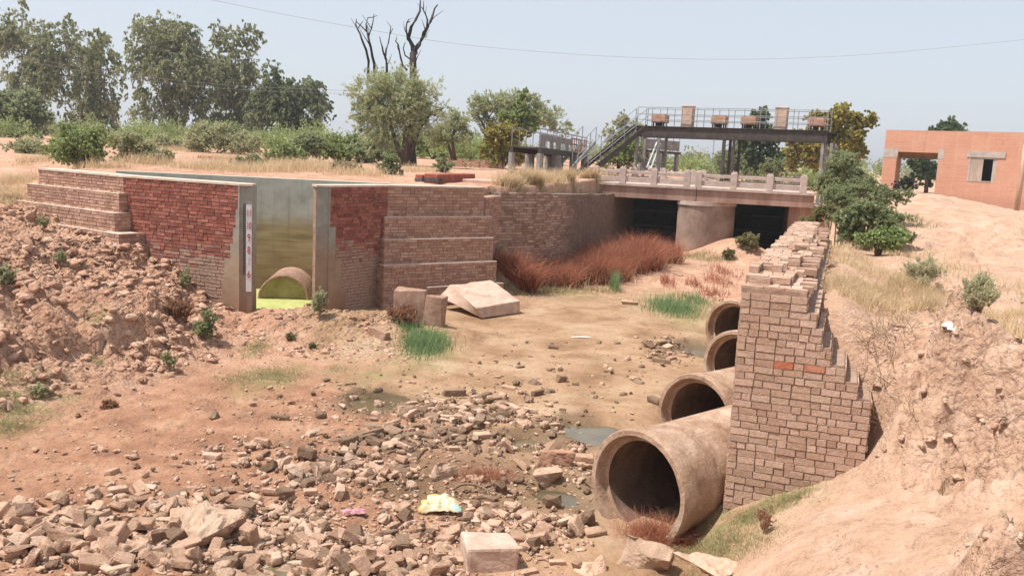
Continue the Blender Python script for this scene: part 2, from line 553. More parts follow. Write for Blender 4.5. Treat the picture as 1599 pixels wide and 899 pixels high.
def water(name, col, rough, trans=0.0):
    k = Mt(name, rough, .5)
    p = k.pos()
    k.col(k.mix(k.maprange(k.noise(p, 1.6, 4), .4, .65), col, tuple(c * 1.5 for c in col)))
    k.nor(k.bump(k.noise(p, 9, 3), .04, .01))
    return k.m


def algae():
    k = Mt('algae film', .6, .3)
    p = k.pos()
    k.col(k.ramp(k.noise(p, 3.5, 6, .65, .6), [(.3, (.3, .33, .1)), (.5, (.4, .42, .15)), (.7, (.48, .48, .2))]))
    k.nor(k.bump(k.noise(p, 30, 4), .2, .01))
    return k.m


def housebrick():
    k = Mt('orange house brick', .9, .2)
    uv = k.obj()
    x, y, z = k.sep(uv)[0], k.sep(uv)[1], k.sep(uv)[2]
    v = k.n('CombineXYZ', {'X': k.math('ADD', x, y), 'Y': z}).outputs[0]
    bt = k.n('TexBrick', {'Vector': v, 'Color1': (.5, .235, .155, 1), 'Color2': (.58, .305, .21, 1), 'Mortar': (.57, .345, .25, 1), 'Scale': 1.0,
                          'Mortar Size': .009, 'Brick Width': .235, 'Row Height': .08, 'Bias': -.1})
    p = k.pos()
    c = k.mix(.4, bt.outputs[0], (.545, .28, .19))
    c = k.mix(k.maprange(k.noise(p, .9, 6, .65), .45, .7, 0, .55), c, (.62, .36, .25))
    c = k.mix(k.maprange(k.noise(k.scaled(p, (2.2, 2.2, .8)), 1.1, 7, .75), .6, .72, 0, .6), c, (.36, .17, .12))
    c = k.mix(k.maprange(z, .5, .05, 0, .55), c, (.38, .2, .15))
    c = k.mix(.35, c, k.ramp(k.noise(p, 14, 4, .7), [(.3, .6), (.6, 1)]), 'MULTIPLY')
    k.col(c)
    k.nor(k.bump(k.math('ADD', k.math('MULTIPLY', bt.outputs[1], -1), k.noise(p, 12, 4)), .5, .015))
    return k.m


M['soil'] = soil()
M['clod'] = clod('soil clods', [(.25, (.35, .19, .125)), (.5, (.51, .31, .213)), (.75, (.64, .45, .34))])
M['clod_pale'] = clod('pale soil lumps', [(.25, (.45, .275, .19)), (.5, (.59, .4, .29)), (.75, (.69, .52, .4))])
M['rub_tan'] = clod('dusty broken brick', [(.25, (.32, .195, .13)), (.5, (.52, .345, .245)), (.75, (.67, .5, .385))], scale=9)
M['rub_dark'] = clod('damp broken brick', [(.25, (.15, .095, .062)), (.5, (.26, .17, .115)), (.75, (.39, .275, .19))], scale=9)
M['rub_pale'] = clod('pale mortar lumps', [(.25, (.4, .27, .19)), (.5, (.54, .39, .29)), (.75, (.64, .5, .39))], scale=9)
M['conc_pink'] = plain('dusty concrete', [(.3, (.4, .27, .2)), (.5, (.52, .37, .29)), (.7, (.62, .47, .38))], 3, .6, .03)
M['slab_side'] = plain('broken slab edge', [(.3, (.28, .155, .11)), (.5, (.4, .245, .175)), (.7, (.5, .345, .26))], 6, .8, .04)
M['brk_pier'] = bricks('washed tan brick', (.4, .25, .175), (.47, .305, .22), (.53, .36, .27), (.5, .355, .265), (.45, .295, .21))
M['brk_orange'] = bricks('fresh orange brick', (.45, .15, .08), (.5, .18, .1), (.52, .22, .13), (.45, .32, .235))
M['mort_pier'] = plain('recessed mortar', [(.3, (.23, .145, .1)), (.5, (.33, .215, .155)), (.7, (.43, .3, .225))], 9, .5, .01)
M['brk_red'] = bricks('red face brick', (.2, .06, .045), (.28, .08, .055), (.36, .125, .09), (.4, .23, .17), (.4, .27, .205), dust=.25)
M['mort_red'] = plain('pale lime mortar', [(.3, (.3, .17, .125)), (.5, (.4, .25, .18)), (.7, (.5, .35, .27))], 7, .5, .01)
M['brk_wing'] = bricks('silted brown brick', (.31, .165, .115), (.41, .23, .165), (.49, .3, .22), (.5, .355, .27), (.43, .28, .205))
M['mort_wing'] = plain('silted mortar', [(.3, (.24, .15, .11)), (.5, (.34, .22, .16)), (.7, (.44, .31, .24))], 7, .5, .01)
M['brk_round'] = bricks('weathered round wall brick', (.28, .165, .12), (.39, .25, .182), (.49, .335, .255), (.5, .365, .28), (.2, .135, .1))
M['round_plaster'] = plain('dark cement render', [(.3, (.17, .115, .09)), (.5, (.24, .17, .135)), (.72, (.33, .245, .2))], 1.4, .4, .02)
M['pier_plaster'] = plain('grey brown pier render', [(.3, (.2, .135, .105)), (.5, (.285, .2, .155)), (.72, (.38, .28, .225))], 1.6, .5, .02)
M['mort_round'] = plain('weathered mortar', [(.3, (.11, .075, .06)), (.5, (.19, .135, .105)), (.7, (.27, .2, .16))], 9, .5, .01)
M['coping'] = plain('dusty cement coping', [(.3, (.48, .34, .26)), (.5, (.6, .46, .37)), (.7, (.68, .55, .46))], 4, .4, .01)
M['plaster'] = plaster()
M['nose'] = nose_plaster()
M['deck'] = plain('pinkish bridge concrete', [(.3, (.22, .125, .09)), (.5, (.335, .205, .155)), (.72, (.46, .31, .245))], 1.6, .4, .02, streak=True)
M['rail'] = plain('weathered parapet concrete', [(.3, (.36, .27, .23)), (.5, (.48, .375, .32)), (.7, (.58, .48, .42))], 3, .4, .01)
def pipe_mat():
    k = Mt('silted concrete pipe', .92, .2)
    p = k.pos()
    c = k.ramp(k.noise(p, 2.4, 7, .7, .5), [(.3, (.27, .16, .105)), (.48, (.42, .275, .19)), (.6, (.52, .37, .275)), (.75, (.62, .48, .38))])
    c = k.mix(k.maprange(k.noise(k.scaled(p, (1, 1, .35)), 4.5, 5, .7), .52, .68, 0, .6), c, (.24, .145, .1))
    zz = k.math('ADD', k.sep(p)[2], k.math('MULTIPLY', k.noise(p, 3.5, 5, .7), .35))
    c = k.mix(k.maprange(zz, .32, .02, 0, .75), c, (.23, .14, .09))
    c = k.mix(.45, c, k.ramp(k.noise(p, 30, 5, .75), [(.35, .5), (.55, 1)]), 'MULTIPLY')
    k.col(c)
    h = k.math('ADD', k.noise(p, 11, 7, .75), k.math('MULTIPLY', k.maprange(k.vor(k.scaled(p, (1, 1, 1)), 9), 0, .22), .25))
    k.nor(k.bump(h, .8, .035))
    return k.m


M['pipe'] = pipe_mat()
M['pipe_in'] = plain('dark pipe lining', [(.3, (.1, .065, .045)), (.5, (.17, .11, .08)), (.7, (.25, .17, .12))], 3, .4, .02)  # lining is darker than the outside of the pipes
M['steel_dark'] = plain('rusty dark steel', [(.3, (.035, .027, .024)), (.5, (.055, .043, .038)), (.75, (.1, .07, .056))], 5, .2, .005, .7, .4)
M['steel_rust'] = plain('rusted gear housing', [(.3, (.3, .15, .09)), (.5, (.42, .25, .17)), (.75, (.53, .37, .27))], 4, .3, .005, .75)
M['steel_grey'] = plain('weathered grey steel', [(.3, (.15, .135, .125)), (.5, (.235, .22, .205)), (.75, (.34, .325, .3))], 4, .2, .005, .6, .4)
M['steel_pale'] = plain('grey painted rail', [(.3, (.16, .165, .175)), (.5, (.25, .26, .27)), (.75, (.36, .36, .37))], 6, .1, .003, .5, .4)
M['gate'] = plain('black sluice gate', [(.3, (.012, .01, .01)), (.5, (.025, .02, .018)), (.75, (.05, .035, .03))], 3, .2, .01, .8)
M['red_paint'] = plain('faded red lattice', [(.3, (.25, .07, .06)), (.5, (.35, .11, .09)), (.75, (.45, .2, .17))], 5, .2, .005)
M['house'] = housebrick()
M['lintel'] = plain('grey cement lintel', [(.3, (.33, .27, .23)), (.5, (.43, .37, .33)), (.7, (.52, .46, .41))], 3, .3, .01)
M['yellow'] = plain('ochre limewash', [(.3, (.52, .29, .08)), (.5, (.63, .37, .12)), (.7, (.68, .45, .2))], 3, .2, .01)
M['shutter'] = plain('weathered board shutter', [(.3, (.3, .22, .17)), (.5, (.4, .31, .25)), (.7, (.5, .41, .34))], 3, .3, .01, streak=True)
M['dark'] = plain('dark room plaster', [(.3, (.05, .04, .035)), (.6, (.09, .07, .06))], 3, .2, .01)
M['bark'] = plain('dark bark', [(.3, (.055, .035, .027)), (.5, (.1, .068, .052)), (.75, (.17, .12, .095))], 5, .7, .03, streak=True)
M['bark_pale'] = plain('pale gum bark', [(.3, (.14, .105, .085)), (.5, (.25, .2, .165)), (.75, (.4, .34, .29))], 3, .4, .02, streak=True)
M['bark_dead'] = plain('charred dead wood', [(.3, (.02, .017, .016)), (.5, (.04, .033, .03)), (.75, (.085, .065, .055))], 4, .5, .02, streak=True)
M['twig'] = plain('dry twigs', [(.3, (.3, .2, .13)), (.5, (.44, .32, .22)), (.75, (.56, .44, .33))], 4, 0)
M['lf_gum'] = leaf('gum leaves', (.13, .142, .07), (.27, .285, .145), (.43, .43, .25))
M['lf_gum_dark'] = leaf('dark gum leaves', (.08, .1, .055), (.175, .205, .105), (.32, .34, .19))
M['lf_acacia'] = leaf('acacia leaves', (.25, .27, .14), (.41, .435, .24), (.55, .565, .35))
M['lf_green'] = leaf('fresh green leaves', (.15, .19, .065), (.28, .34, .125), (.43, .48, .22), .3)
M['lf_pros'] = leaf('prosopis leaves', (.14, .165, .075), (.265, .305, .15), (.41, .43, .24))
M['lf_yellow'] = leaf('yellowing leaves', (.16, .15, .04), (.33, .29, .075), (.52, .44, .13), .3)
M['lf_dull'] = leaf('dusty shrub leaves', (.25, .25, .13), (.39, .385, .215), (.52, .505, .31))
M['lf_dark'] = leaf('dark broad leaves', (.065, .1, .055), (.145, .2, .1), (.27, .33, .18))
M['lf_dry'] = leaf('dry brown foliage', (.2, .09, .05), (.34, .17, .1), (.5, .31, .2))
M['lf_olive'] = leaf('olive weed leaves', (.13, .125, .05), (.25, .235, .1), (.38, .345, .17))
M['lf_pale'] = leaf('pale dry shrub leaves', (.37, .34, .2), (.53, .49, .31), (.66, .61, .42))
M['straw'] = leaf('dry straw grass', (.42, .3, .17), (.6, .455, .27), (.74, .6, .4), .4)
M['reed'] = leaf('rusty dry reeds', (.19, .06, .034), (.36, .125, .07), (.55, .27, .17), .35)
M['grass'] = leaf('short green grass', (.1, .17, .07), (.19, .29, .125), (.33, .42, .2), .3)
M['grass_pale'] = leaf('thin yellow green grass', (.24, .22, .1), (.36, .325, .165), (.5, .44, .25), .3)
M['water'] = water('silty puddle water', (.1, .078, .045), .03)
M['algae'] = algae()
M['white'] = plain('white gauge board', [(.3, (.62, .58, .56)), (.6, (.76, .74, .74))], 8, .1, .002, .5)
M['gauge_red'] = plain('red gauge paint', [(.3, (.42, .05, .05)), (.6, (.55, .09, .08))], 8, 0, 0, .5)
M['gauge_pink'] = plain('faded red gauge paint', [(.3, (.6, .36, .34)), (.6, (.68, .46, .44))], 8, 0, 0, .5)
M['black'] = plain('black gauge paint', [(.3, (.03, .03, .035)), (.6, (.06, .06, .07))], 8, 0, 0, .5)
M['slime'] = plain('mossy concrete plug', [(.3, (.24, .2, .09)), (.5, (.34, .29, .14)), (.75, (.44, .38, .21))], 3, .4, .02)
M['bag'] = plain('cream plastic sack', [(.3, (.55, .42, .2)), (.5, (.68, .58, .36)), (.7, (.74, .68, .52))], 5, .3, .02, .45, .4, coords='obj')
M['teal'] = plain('faded teal print', [(.3, (.2, .42, .36)), (.6, (.35, .58, .5))], 5, .2, .01, .5, coords='obj')
M['gold'] = plain('orange sack hem', [(.3, (.6, .35, .06)), (.6, (.75, .5, .14))], 5, .2, .01, .5, coords='obj')
M['pink'] = plain('pink rag', [(.3, (.45, .19, .23)), (.6, (.55, .3, .32))], 5, .4, .02, .8, coords='obj')
M['litter'] = plain('white litter', [(.3, (.6, .56, .52)), (.6, (.75, .72, .7))], 5, .4, .02, .6, coords='obj')
M['wire'] = plain('overhead cable', [(.3, (.22, .22, .23)), (.6, (.3, .3, .31))], 5, 0, 0, .6)
M['redwall'] = plain('dark red parapet brick', [(.3, (.2, .05, .035)), (.5, (.31, .085, .055)), (.72, (.4, .15, .1))], 6, .6, .02)
M['blackband'] = plain('black and grey painted end', [(.35, (.035, .035, .037)), (.6, (.1, .1, .1))], 5, .3, .01)
M['pinkslab'] = plain('pink plastered slab', [(.3, (.42, .25, .18)), (.5, (.52, .33, .25)), (.7, (.6, .42, .33))], 3, .4, .02)
M['hay'] = plain('pale garden wall brick', [(.3, (.42, .24, .15)), (.5, (.52, .33, .22)), (.7, (.6, .42, .3))], 4, .5, .02)
M['pole'] = plain('weathered timber pole', [(.3, (.38, .22, .14)), (.5, (.5, .32, .22)), (.7, (.58, .42, .3))], 5, .4, .01, streak=True)


def proj(p):
    x, y, z = p
    cp, sp = math.cos(PITCH), math.sin(PITCH)
    f, up = y * cp - (z - EYE) * sp, y * sp + (z - EYE) * cp
    c, s = math.cos(ROLL), math.sin(ROLL)
    u, v = x / f, up / f
    return CX + (u * c + v * s) * F_PX, CY + (u * s - v * c) * F_PX


rng = np.random.default_rng(5)

# ================================================================ ground
def steps(a, b, d): return list(np.arange(a, b - d * .5, d))
def grow(a, b, n): return list(np.geomspace(a, b, n))

xs = [-v for v in reversed(grow(30, 4000, 22))] + steps(-30, -13, .3)[1:] + steps(-13, -7, .085) + steps(-7, 6.6, .032) + steps(6.6, 12, .09) + steps(12, 30, .3) + grow(30, 4000, 22)
ys = [-60, -25, -10, -4, 0, 2, 3.4] + steps(4.2, 12.5, .034) + steps(12.5, 24, .06) + steps(24, 44, .15) + steps(44, 80, .7) + grow(80, 4000, 24)
xs, ys = np.array(sorted(set(np.round(xs, 4)))), np.array(sorted(set(np.round(ys, 4))))
GX, GY = np.meshgrid(xs, ys)
gx, gy = GX.ravel(), GY.ravel()
gzv = terrain(gx, gy)
nx, ny = len(xs), len(ys)
idx = np.arange(nx * ny).reshape(ny, nx)
Fg = np.stack([idx[:-1, :-1], idx[:-1, 1:], idx[1:, 1:], idx[1:, :-1]], -1).reshape(-1, 4)
sd_land = poly_sd(gx, gy, LAND)
s_ = (gx - P0[0]) * A_[0] + (gy - P0[1]) * A_[1]
q_ = (gx - P0[0]) * N_[0] + (gy - P0[1]) * N_[1]
df_ = np.where(gy > 30, -9, seg_dist(gx, gy, BANK_TOE))
dl_ = seg_dist(gx, gy, MOUND_TOE)
wob_ = fbm(gx, gy, 1.5, 4, 33)
onbank = np.maximum(sstep(.2, 1.2, q_) * (s_ > 0), sstep(0, 1.0, df_ + .5 * wob_) * (s_ <= 0.2))
bed_ = (1 - sstep(-.3, .3, sd_land)) * (1 - onbank) * (1 - sstep(-.2, .6, dl_ + .5 * wob_))
mud = (1 - sstep(.15, .5, np.exp(-(((gx + .3) / .45) ** 2 + ((gy - 25.9) / .8) ** 2)))) * bed_ * sstep(-.9, .9, gx + 1.9 - .9 * np.clip(14 - gy, -6, 4) * .55 + 1.3 * wob_) * sstep(26.5, 23.5, gy + wob_)
red = bed_ * sstep(17.5, 14.5, gy + 1.5 * wob_) * sstep(1.2, -.8, gx + wob_)
wet = np.zeros_like(gx)
for (cx, cy, rx, ry, wz) in PUDDLES:
    e = np.hypot((gx - cx) / (rx + .18), (gy - cy) / (ry + .3))
    wet = np.maximum(wet, sstep(1.35, .75, e + .45 * fbm(gx, gy, .6, 3, 3)))
e = np.hypot((gx + .2) / 2.2, (gy - 10.9) / 1.3)
wet = np.maximum(wet * bed_, .75 * bed_ * sstep(1.1, .4, e + .5 * wob_))
pale = np.clip(onbank * .9 + .35 * sstep(25, 34, gy), 0, 1)
green = np.zeros_like(gx)
for (px, py, rx, ry) in ((20, 645, 80, 45), (420, 580, 60, 30), (150, 565, 25, 10), (665, 540, 60, 35), (1060, 482, 60, 25), (560, 575, 70, 15), (880, 462, 120, 8), (1160, 830, 120, 40)):
    c = atz(px, py, .05)
    e2 = atz(px, py - ry, .05)
    green = np.maximum(green, sstep(1.3, .3, np.hypot((gx - c[0]) / (rx * c[1] / F_PX), (gy - c[1]) / abs(e2[1] - c[1])) + .3 * wob_))
crumb = np.clip(np.maximum(sstep(.1, 1.0, dl_ + .4 * wob_) * (gy < 25), .8 * sstep(2.4, .8, np.hypot((gx + 3.8) / 1.5, gy - 19))) * (1 - sstep(-.3, .2, sd_land)) + .5 * sstep(.8, .2, np.abs(seg_dist(gx, gy, SCARP))) * (s_ < 2) + .5 * sstep(6.6, 5.7, gy + .25 * gx - 1.0) * (gx > 1.6), 0, 1)
crack = np.clip(sstep(.2, 1.4, df_) * (s_ < .4) + .25 * red, 0, 1)
me = np_mesh('ground', np.stack([gx, gy, gzv], -1), Fg, dict(mud=('POINT', mud), red=('POINT', red), wet=('POINT', wet), pale=('POINT', pale), green=('POINT', green), crack=('POINT', crack), crumb=('POINT', crumb)))
tag(link('ground', me, M['soil'], smooth=True), 'dry pinkish earth of the channel bed and its banks', 'ground', kind='structure')

# water: one uneven sheet per pool, its shore is where the soil rises through it
for (cx, cy, rx, ry, wz) in PUDDLES:
    n = 28
    V = [(cx + rx * 1.5 * math.cos(a) * (1 + .06 * math.sin(3 * a)), cy + ry * 1.6 * math.sin(a), wz) for a in np.linspace(0, 2 * math.pi, n, endpoint=False)]
    m_ = bpy.data.meshes.new('water')
    m_.from_pydata(V, [], [tuple(range(n))])
    tag(link('water', m_, M['water']), 'shallow silty puddle on the dry channel bed', 'puddle', 'puddles on the bed', 'structure')
m_ = bpy.data.meshes.new('water')
m_.from_pydata([(-5.95, 19.5, .0), (-4.3, 19.9, .0), (-3.0, 24.6, .0), (-8.0, 24.6, .0)], [], [(0, 1, 2, 3)])
tag(link('water', m_, M['algae']), 'bright yellow-green algae covered water in the sluice mouth', 'pond', kind='structure')


# ================================================================ brick walls
def path_at(P, s):
    P = [np.asarray(p, float) for p in P]
    for a, b in zip(P[:-1], P[1:]):
        L = np.linalg.norm(b - a)
        if s <= L or b is P[-1]:
            t = (b - a) / L
            return a + t * s, t, np.array((t[1], -t[0]))
        s -= L


def path_len(P): return sum(math.dist(a, b) for a, b in zip(P[:-1], P[1:]))
def offset(P, d):
    P = [np.asarray(p, float) for p in P]
    out = []
    for i, p in enumerate(P):
        t = P[min(i + 1, len(P) - 1)] - P[max(i - 1, 0)]
        t /= np.linalg.norm(t)
        out.append(tuple(p + d * np.array((t[1], -t[0]))))
    return out


def skin(mb, P, z0, z1, course=.08, blen=.235, gap=.011, gz_=None, prot=.012, jit=.005, depth=.05, keep=None, tone=None, headers=.45, miss=0.0, odd=None, vg=0.0, bond=None):
    """courses of separate bricks on the right-hand face of a plan path"""
    L = path_len(P)
    gz_ = gap if gz_ is None else gz_
    nrow = int(round((z1 - z0) / course))
    ch = (z1 - z0) / nrow
    for r in range(nrow):
        z = z0 + r * ch
        cuts, s = [], 0.0
        if bond:                         # courses of headers and of stretchers in turn
            s = [0, blen * .27][r % 2] if random.random() < .6 else blen * random.uniform(.3, .6)
            if s: cuts.append(0.0)
            while s < L:
                cuts.append(s)
                s += blen * (.5 if r % 2 else (1.0 if random.random() < .62 else .5)) * random.uniform(.95, 1.05)
        else:
            s = -random.uniform(0, blen * .6)
            while s < L:
                cuts.append(max(s, 0))
                s += blen * (.5 if random.random() < headers else 1.0) * random.uniform(.94, 1.05)
        cuts.append(L)
        cuts = [cuts[0]] + [b_ for a_, b_ in zip(cuts[:-1], cuts[1:]) if b_ - a_ >= .04]
        cuts[-1] = L
        for a, b in zip(cuts[:-1], cuts[1:]):
            if (keep and not keep((a + b) / 2, z + ch / 2)) or random.random() < miss:
                continue
            p, t, n = path_at(P, (a + b) / 2)
            o = np.array((p[0], p[1], z))
            j = prot + random.uniform(-jit, jit)
            h = (b - a) / 2 - gap / 2 - vg * random.random()
            mi = odd((a + b) / 2, z) if odd else 0
            n0 = len(mb.v)
            e = random.uniform(-.002, .002)
            mb.fbox(o, (t[0], t[1], 0), (n[0], n[1], 0), (0, 0, 1), (-h, -depth, gz_ / 2 + e), (h, j, ch - gz_ / 2 + e), tone=tone((a + b) / 2, z) if tone else 0.0, mat=mi)
            for q in range(n0, len(mb.v)):
                v = mb.v[q]
                mb.v[q] = (v[0] + random.uniform(-.003, .003), v[1] + random.uniform(-.003, .003), v[2] + random.uniform(-.0035, .0035))


def core(mb, P, z0, z1, thick, inset=0.0, **k):
    f, b = offset(P, -inset), offset(P, -thick)
    mb.prism(list(f) + list(reversed(b)), z0, z1, **k)


def extend(P, a, b):
    """lengthen a two point path at its ends"""
    p, q = np.asarray(P[0], float), np.asarray(P[-1], float)
    t = (q - p) / np.linalg.norm(q - p)
    return [tuple(p - t * a), tuple(q + t * b)]


# ---------------- left wing wall of the sluice
LA, LM, LB, LC = (-12.43, 23.4), (-9.27, 21.24), (-6.09, 19.83), (-5.83, 19.86)
wl = empty('wing_wall', (-9.2, 21.4, 1.0), 'stepped left brick wing wall of the sluice with fresh red bricks and a painted depth gauge', 'wall', 'brick wing walls of the sluice')
mb = MB()
zt = [3.04, 2.66, 2.21, 1.77, 1.52, 1.36]
for i in range(5):
    P = extend(offset([LA, LM], .18 * i), .24 * i, .1 * i + (.35 if i >= 3 else 0))
    z1, z0 = zt[i], (zt[i + 1] if i < 4 else .6)
    core(mb, P, z0 - (.0 if i < 4 else .6), z1, .9, .006, mat=1)
    skin(mb, P, z0 + .002, z1, tone=lambda s, z: .25 * random.random(), gz_=.016)
    core(mb, P, z1 - .004, z1 + .014, .5, -.016, mat=2)
    # end face towards the channel
    e, t, n = path_at(P, path_len(P))
    skin(mb, [tuple(e), tuple(e - n * .5)], z0 + .002, z1 - .002)
mb.build('stepped_brickwork', [M['brk_wing'], M['mort_wing'], M['coping']], wl)
mb = MB()
PR = [LM, LB]
core(mb, PR, -.9, 3.04, .5, .008, mat=1)
skin(mb, PR, -.9, 3.04, tone=lambda s, z: float(np.clip((1.35 + .25 * (s / 3.5) + random.gauss(0, .2) - z) / .35, 0, 1)) * .85 + .12 * random.random(), prot=.016, jit=.009, gz_=.017)
mb.build('red_brickwork', [M['brk_red'], M['mort_red']], wl)
mb = MB()
mb.prism([LB, LC, (LC[0] - .03, LC[1] + .45), (LB[0] - .1, 20.45)], -.9, 3.035)
Lr = path_len(PR)
for z0, z1, back in ((2.5, 3.03, .03), (2.1, 2.5, .1), (1.75, 2.1, .17), (1.4, 1.75, .25), (.9, 1.4, .42), (-.9, .9, .5)):
    p1, t, n = path_at(PR, Lr)
    p0 = p1 - t * back
    mb.fbox((p0[0], p0[1], z0), (t[0], t[1], 0), (n[0], n[1], 0), (0, 0, 1), (0, -.02, 0), (back + .002, .03, z1 - z0))
mb.build('cement_facing', M['nose'], wl)
mb = MB()
core(mb, [LA, LM, LB, LC], 3.04, 3.085, .5, -.03)
mb.build('coping', M['coping'], wl)

# ---------------- right wing wall
RC, RB, RM, RE = (-4.67, 21.0), (-4.40, 21.12), (-3.28, 22.88), (-0.91, 24.62)
wr = empty('wing_wall', (-2.2, 23.5, 1.0), 'right brick wing wall of the sluice with five long brick steps behind the tilted slab', 'wall', 'brick wing walls of the sluice')
mb = MB()
zt = [3.04, 2.28, 1.72, 1.09, .5, -.35]
pxl = [605, 601, 601, 599, 668, 730]
pxr = [756, 768, 771, 775, 786]
for i in range(5):
    zb_i = zt[i + 1] if i < 3 else -.35
    base = offset([RM, RE], .16 * i)
    best = 0
    for ext in np.arange(-2.5, 2.0, .04):      # how far each step runs towards the channel
        P = extend(base, ext, 0)
        if abs(proj((*P[0], zt[i]))[0] - pxl[i]) < abs(proj((*extend(base, best, 0)[0], zt[i]))[0] - pxl[i]):
            best = ext
    bst2 = 0
    for ext in np.arange(-1.5, 1.5, .03):
        if abs(proj((*extend(base, best, ext)[1], zt[i]))[0] - pxr[i]) < abs(proj((*extend(base, best, bst2)[1], zt[i]))[0] - pxr[i]):
            bst2 = ext
    P = extend(base, best, bst2)
    core(mb, P, zb_i, zt[i], .9, .006, mat=1)
    if i: core(mb, P, zt[i] - .004, zt[i] + .014, .5, -.016, mat=2)
    skin(mb, P, zb_i + .002, zt[i], tone=lambda s, z: .3 * random.random(), gz_=.016)
    st, t, n = path_at(P, 0)
    skin(mb, [tuple(st - n * .5), tuple(st)], zb_i + .002, zt[i] - .002)
    e, t, n = path_at(P, path_len(P))
    skin(mb, [tuple(e), tuple(e - n * .5)], zb_i + .002, zt[i] - .002)
core(mb, [RM, RE], -.5, 1.6, .6, .02, mat=1)
skin(mb, [RM, RE], -.4, 1.1)
skin(mb, [extend([RM, RE], 0, .1)[1], (-.42, 26.3)], -.3, 2.8)
core(mb, [extend([RM, RE], 0, .1)[1], (-.42, 26.3)], -.3, 2.8, .4, .01, mat=1)
mb.build('stepped_brickwork', [M['brk_wing'], M['mort_wing'], M['coping']], wr)
mb = MB()
PR = [RB, RM]
core(mb, PR, -.4, 3.04, .5, .008, mat=1)
skin(mb, PR, -.4, 3.04, tone=lambda s, z: float(np.clip((1.75 - .1 * s + random.gauss(0, .2) - z) / .355, 0, 1)) * .85 + .12 * random.random(), prot=.016, jit=.009, gz_=.017)
mb.build('red_brickwork', [M['brk_red'], M['mort_red']], wr)
mb = MB()
mb.prism([RC, RB, (RB[0] + .0, 21.7), (RC[0] + .02, 21.55)], -.6, 3.035)
for z0, z1, fw in ((2.1, 3.03, .03), (1.35, 2.1, .22), (.6, 1.35, .42), (-.4, .6, .6)):
    p0, t, n = path_at(PR, 0)
    mb.fbox((p0[0], p0[1], z0), (t[0], t[1], 0), (n[0], n[1], 0), (0, 0, 1), (-.01, -.02, 0), (fw, .03, z1 - z0))
mb.build('cement_facing', M['nose'], wr)
mb = MB()
core(mb, [RC, RB, RM, extend([RM, RE], 0, .03)[1]], 3.04, 3.085, .5, -.03)
mb.build('coping', M['coping'], wr)

# ---------------- head wall of the sluice and the pipe under it
mb = MB()
mb.prism([(-10.9, 24.5), (-1.2, 24.5), (-1.2, 24.95), (-10.9, 24.95)], -.6, 3.06)
hw = mb.build('head_wall', M['plaster'])
tag(hw, 'grey plastered wall closing the sluice, stained ochre below the water mark', 'wall')


def lathe(mb, c, ax, prof, n=48, **k):
    """profile of (distance along axis, radius) turned round the axis"""
    c, ax = np.asarray(c, float), np.asarray(ax, float)
    ax = ax / np.linalg.norm(ax)
    x = np.cross(ax, (0, 0, 1)); x /= np.linalg.norm(x)
    y = np.cross(x, ax)
    V, Fc = [], []
    for (d, r) in prof:
        V += [c + ax * d + r * (math.cos(2 * math.pi * j / n) * x + math.sin(2 * math.pi * j / n) * y) for j in range(n)]
    for i in range(len(prof) - 1):
        Fc += [(i * n + j, i * n + (j + 1) % n, (i + 1) * n + (j + 1) % n, (i + 1) * n + j) for j in range(n)]
    mb.add(V, Fc, **k)


def pipe(loc, az, el, Ln, r, label, seed, group='concrete culvert pipes'):
    o = empty('concrete_pipe', loc, label, 'pipe', group)
    ax = (math.sin(az) * math.cos(el), math.cos(az) * math.cos(el), math.sin(el))
    rs = random.Random(seed)
    mb = MB()
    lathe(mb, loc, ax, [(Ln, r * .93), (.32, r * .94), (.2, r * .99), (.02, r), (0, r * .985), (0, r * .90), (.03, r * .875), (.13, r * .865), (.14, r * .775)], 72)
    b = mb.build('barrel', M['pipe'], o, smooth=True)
    for v in b.data.vertices:      # chipped, uneven cast surface
        p = v.co
        v.co = p * (1 + .012 * (vnoise(np.array([p.x * 5 + seed]), np.array([p.z * 5 + p.y * 3]))[0]))
    b.data.update()
    bm_ = b.modifiers.new('split', 'EDGE_SPLIT'); bm_.split_angle = R(35)
    mb = MB()
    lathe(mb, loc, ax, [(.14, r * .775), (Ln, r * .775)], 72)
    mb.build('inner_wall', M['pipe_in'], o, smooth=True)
    return o


_m = at(993, 764, 9.6)
pipe(tuple(_m), R(47), R(0), 2.8, .675, 'nearest and largest looking concrete pipe mouth beside the foot of the brick wall', 1)
pipe((2.78, 12.85, .26), R(47), R(0), 2.2, .675, 'second concrete pipe, its mouth half cut off by the nearest pipe', 2)
pipe((4.06, 15.75, .40), R(47), R(0), 2.0, .675, 'third concrete pipe, a dark arc just above the second pipe', 3)
pipe((4.74, 18.9, .48), R(47), R(0), 2.0, .675, 'farthest concrete pipe, round mouth nearest to the green grass patch', 4)
o = empty('concrete_pipe', (-5.93, 23.0, -.02), 'half sunken pipe with a mossy closed end in the algae pond', 'pipe', 'concrete culvert pipes')
mb = MB()
lathe(mb, (-5.93, 23.0, -.02), (-.1, 1, .03), [(2.4, .62), (.0, .66), (0, .60), (.05, .58)], 56)
mb.build('barrel', M['slab_side'], o, smooth=True)
mb = MB()
lathe(mb, (-5.93, 23.0, -.02), (-.1, 1, .03), [(.05, .585), (.1, .3), (.1, .001)], 56)
mb.build('plug', M['slime'], o)

# ---------------- depth gauge board
PRL = [LM, LB]
g = empty('depth_gauge', (-5.98, 19.8, 1.5), 'white depth gauge with black ticks and red numbers 11 to 6 on the sluice corner', 'gauge board')
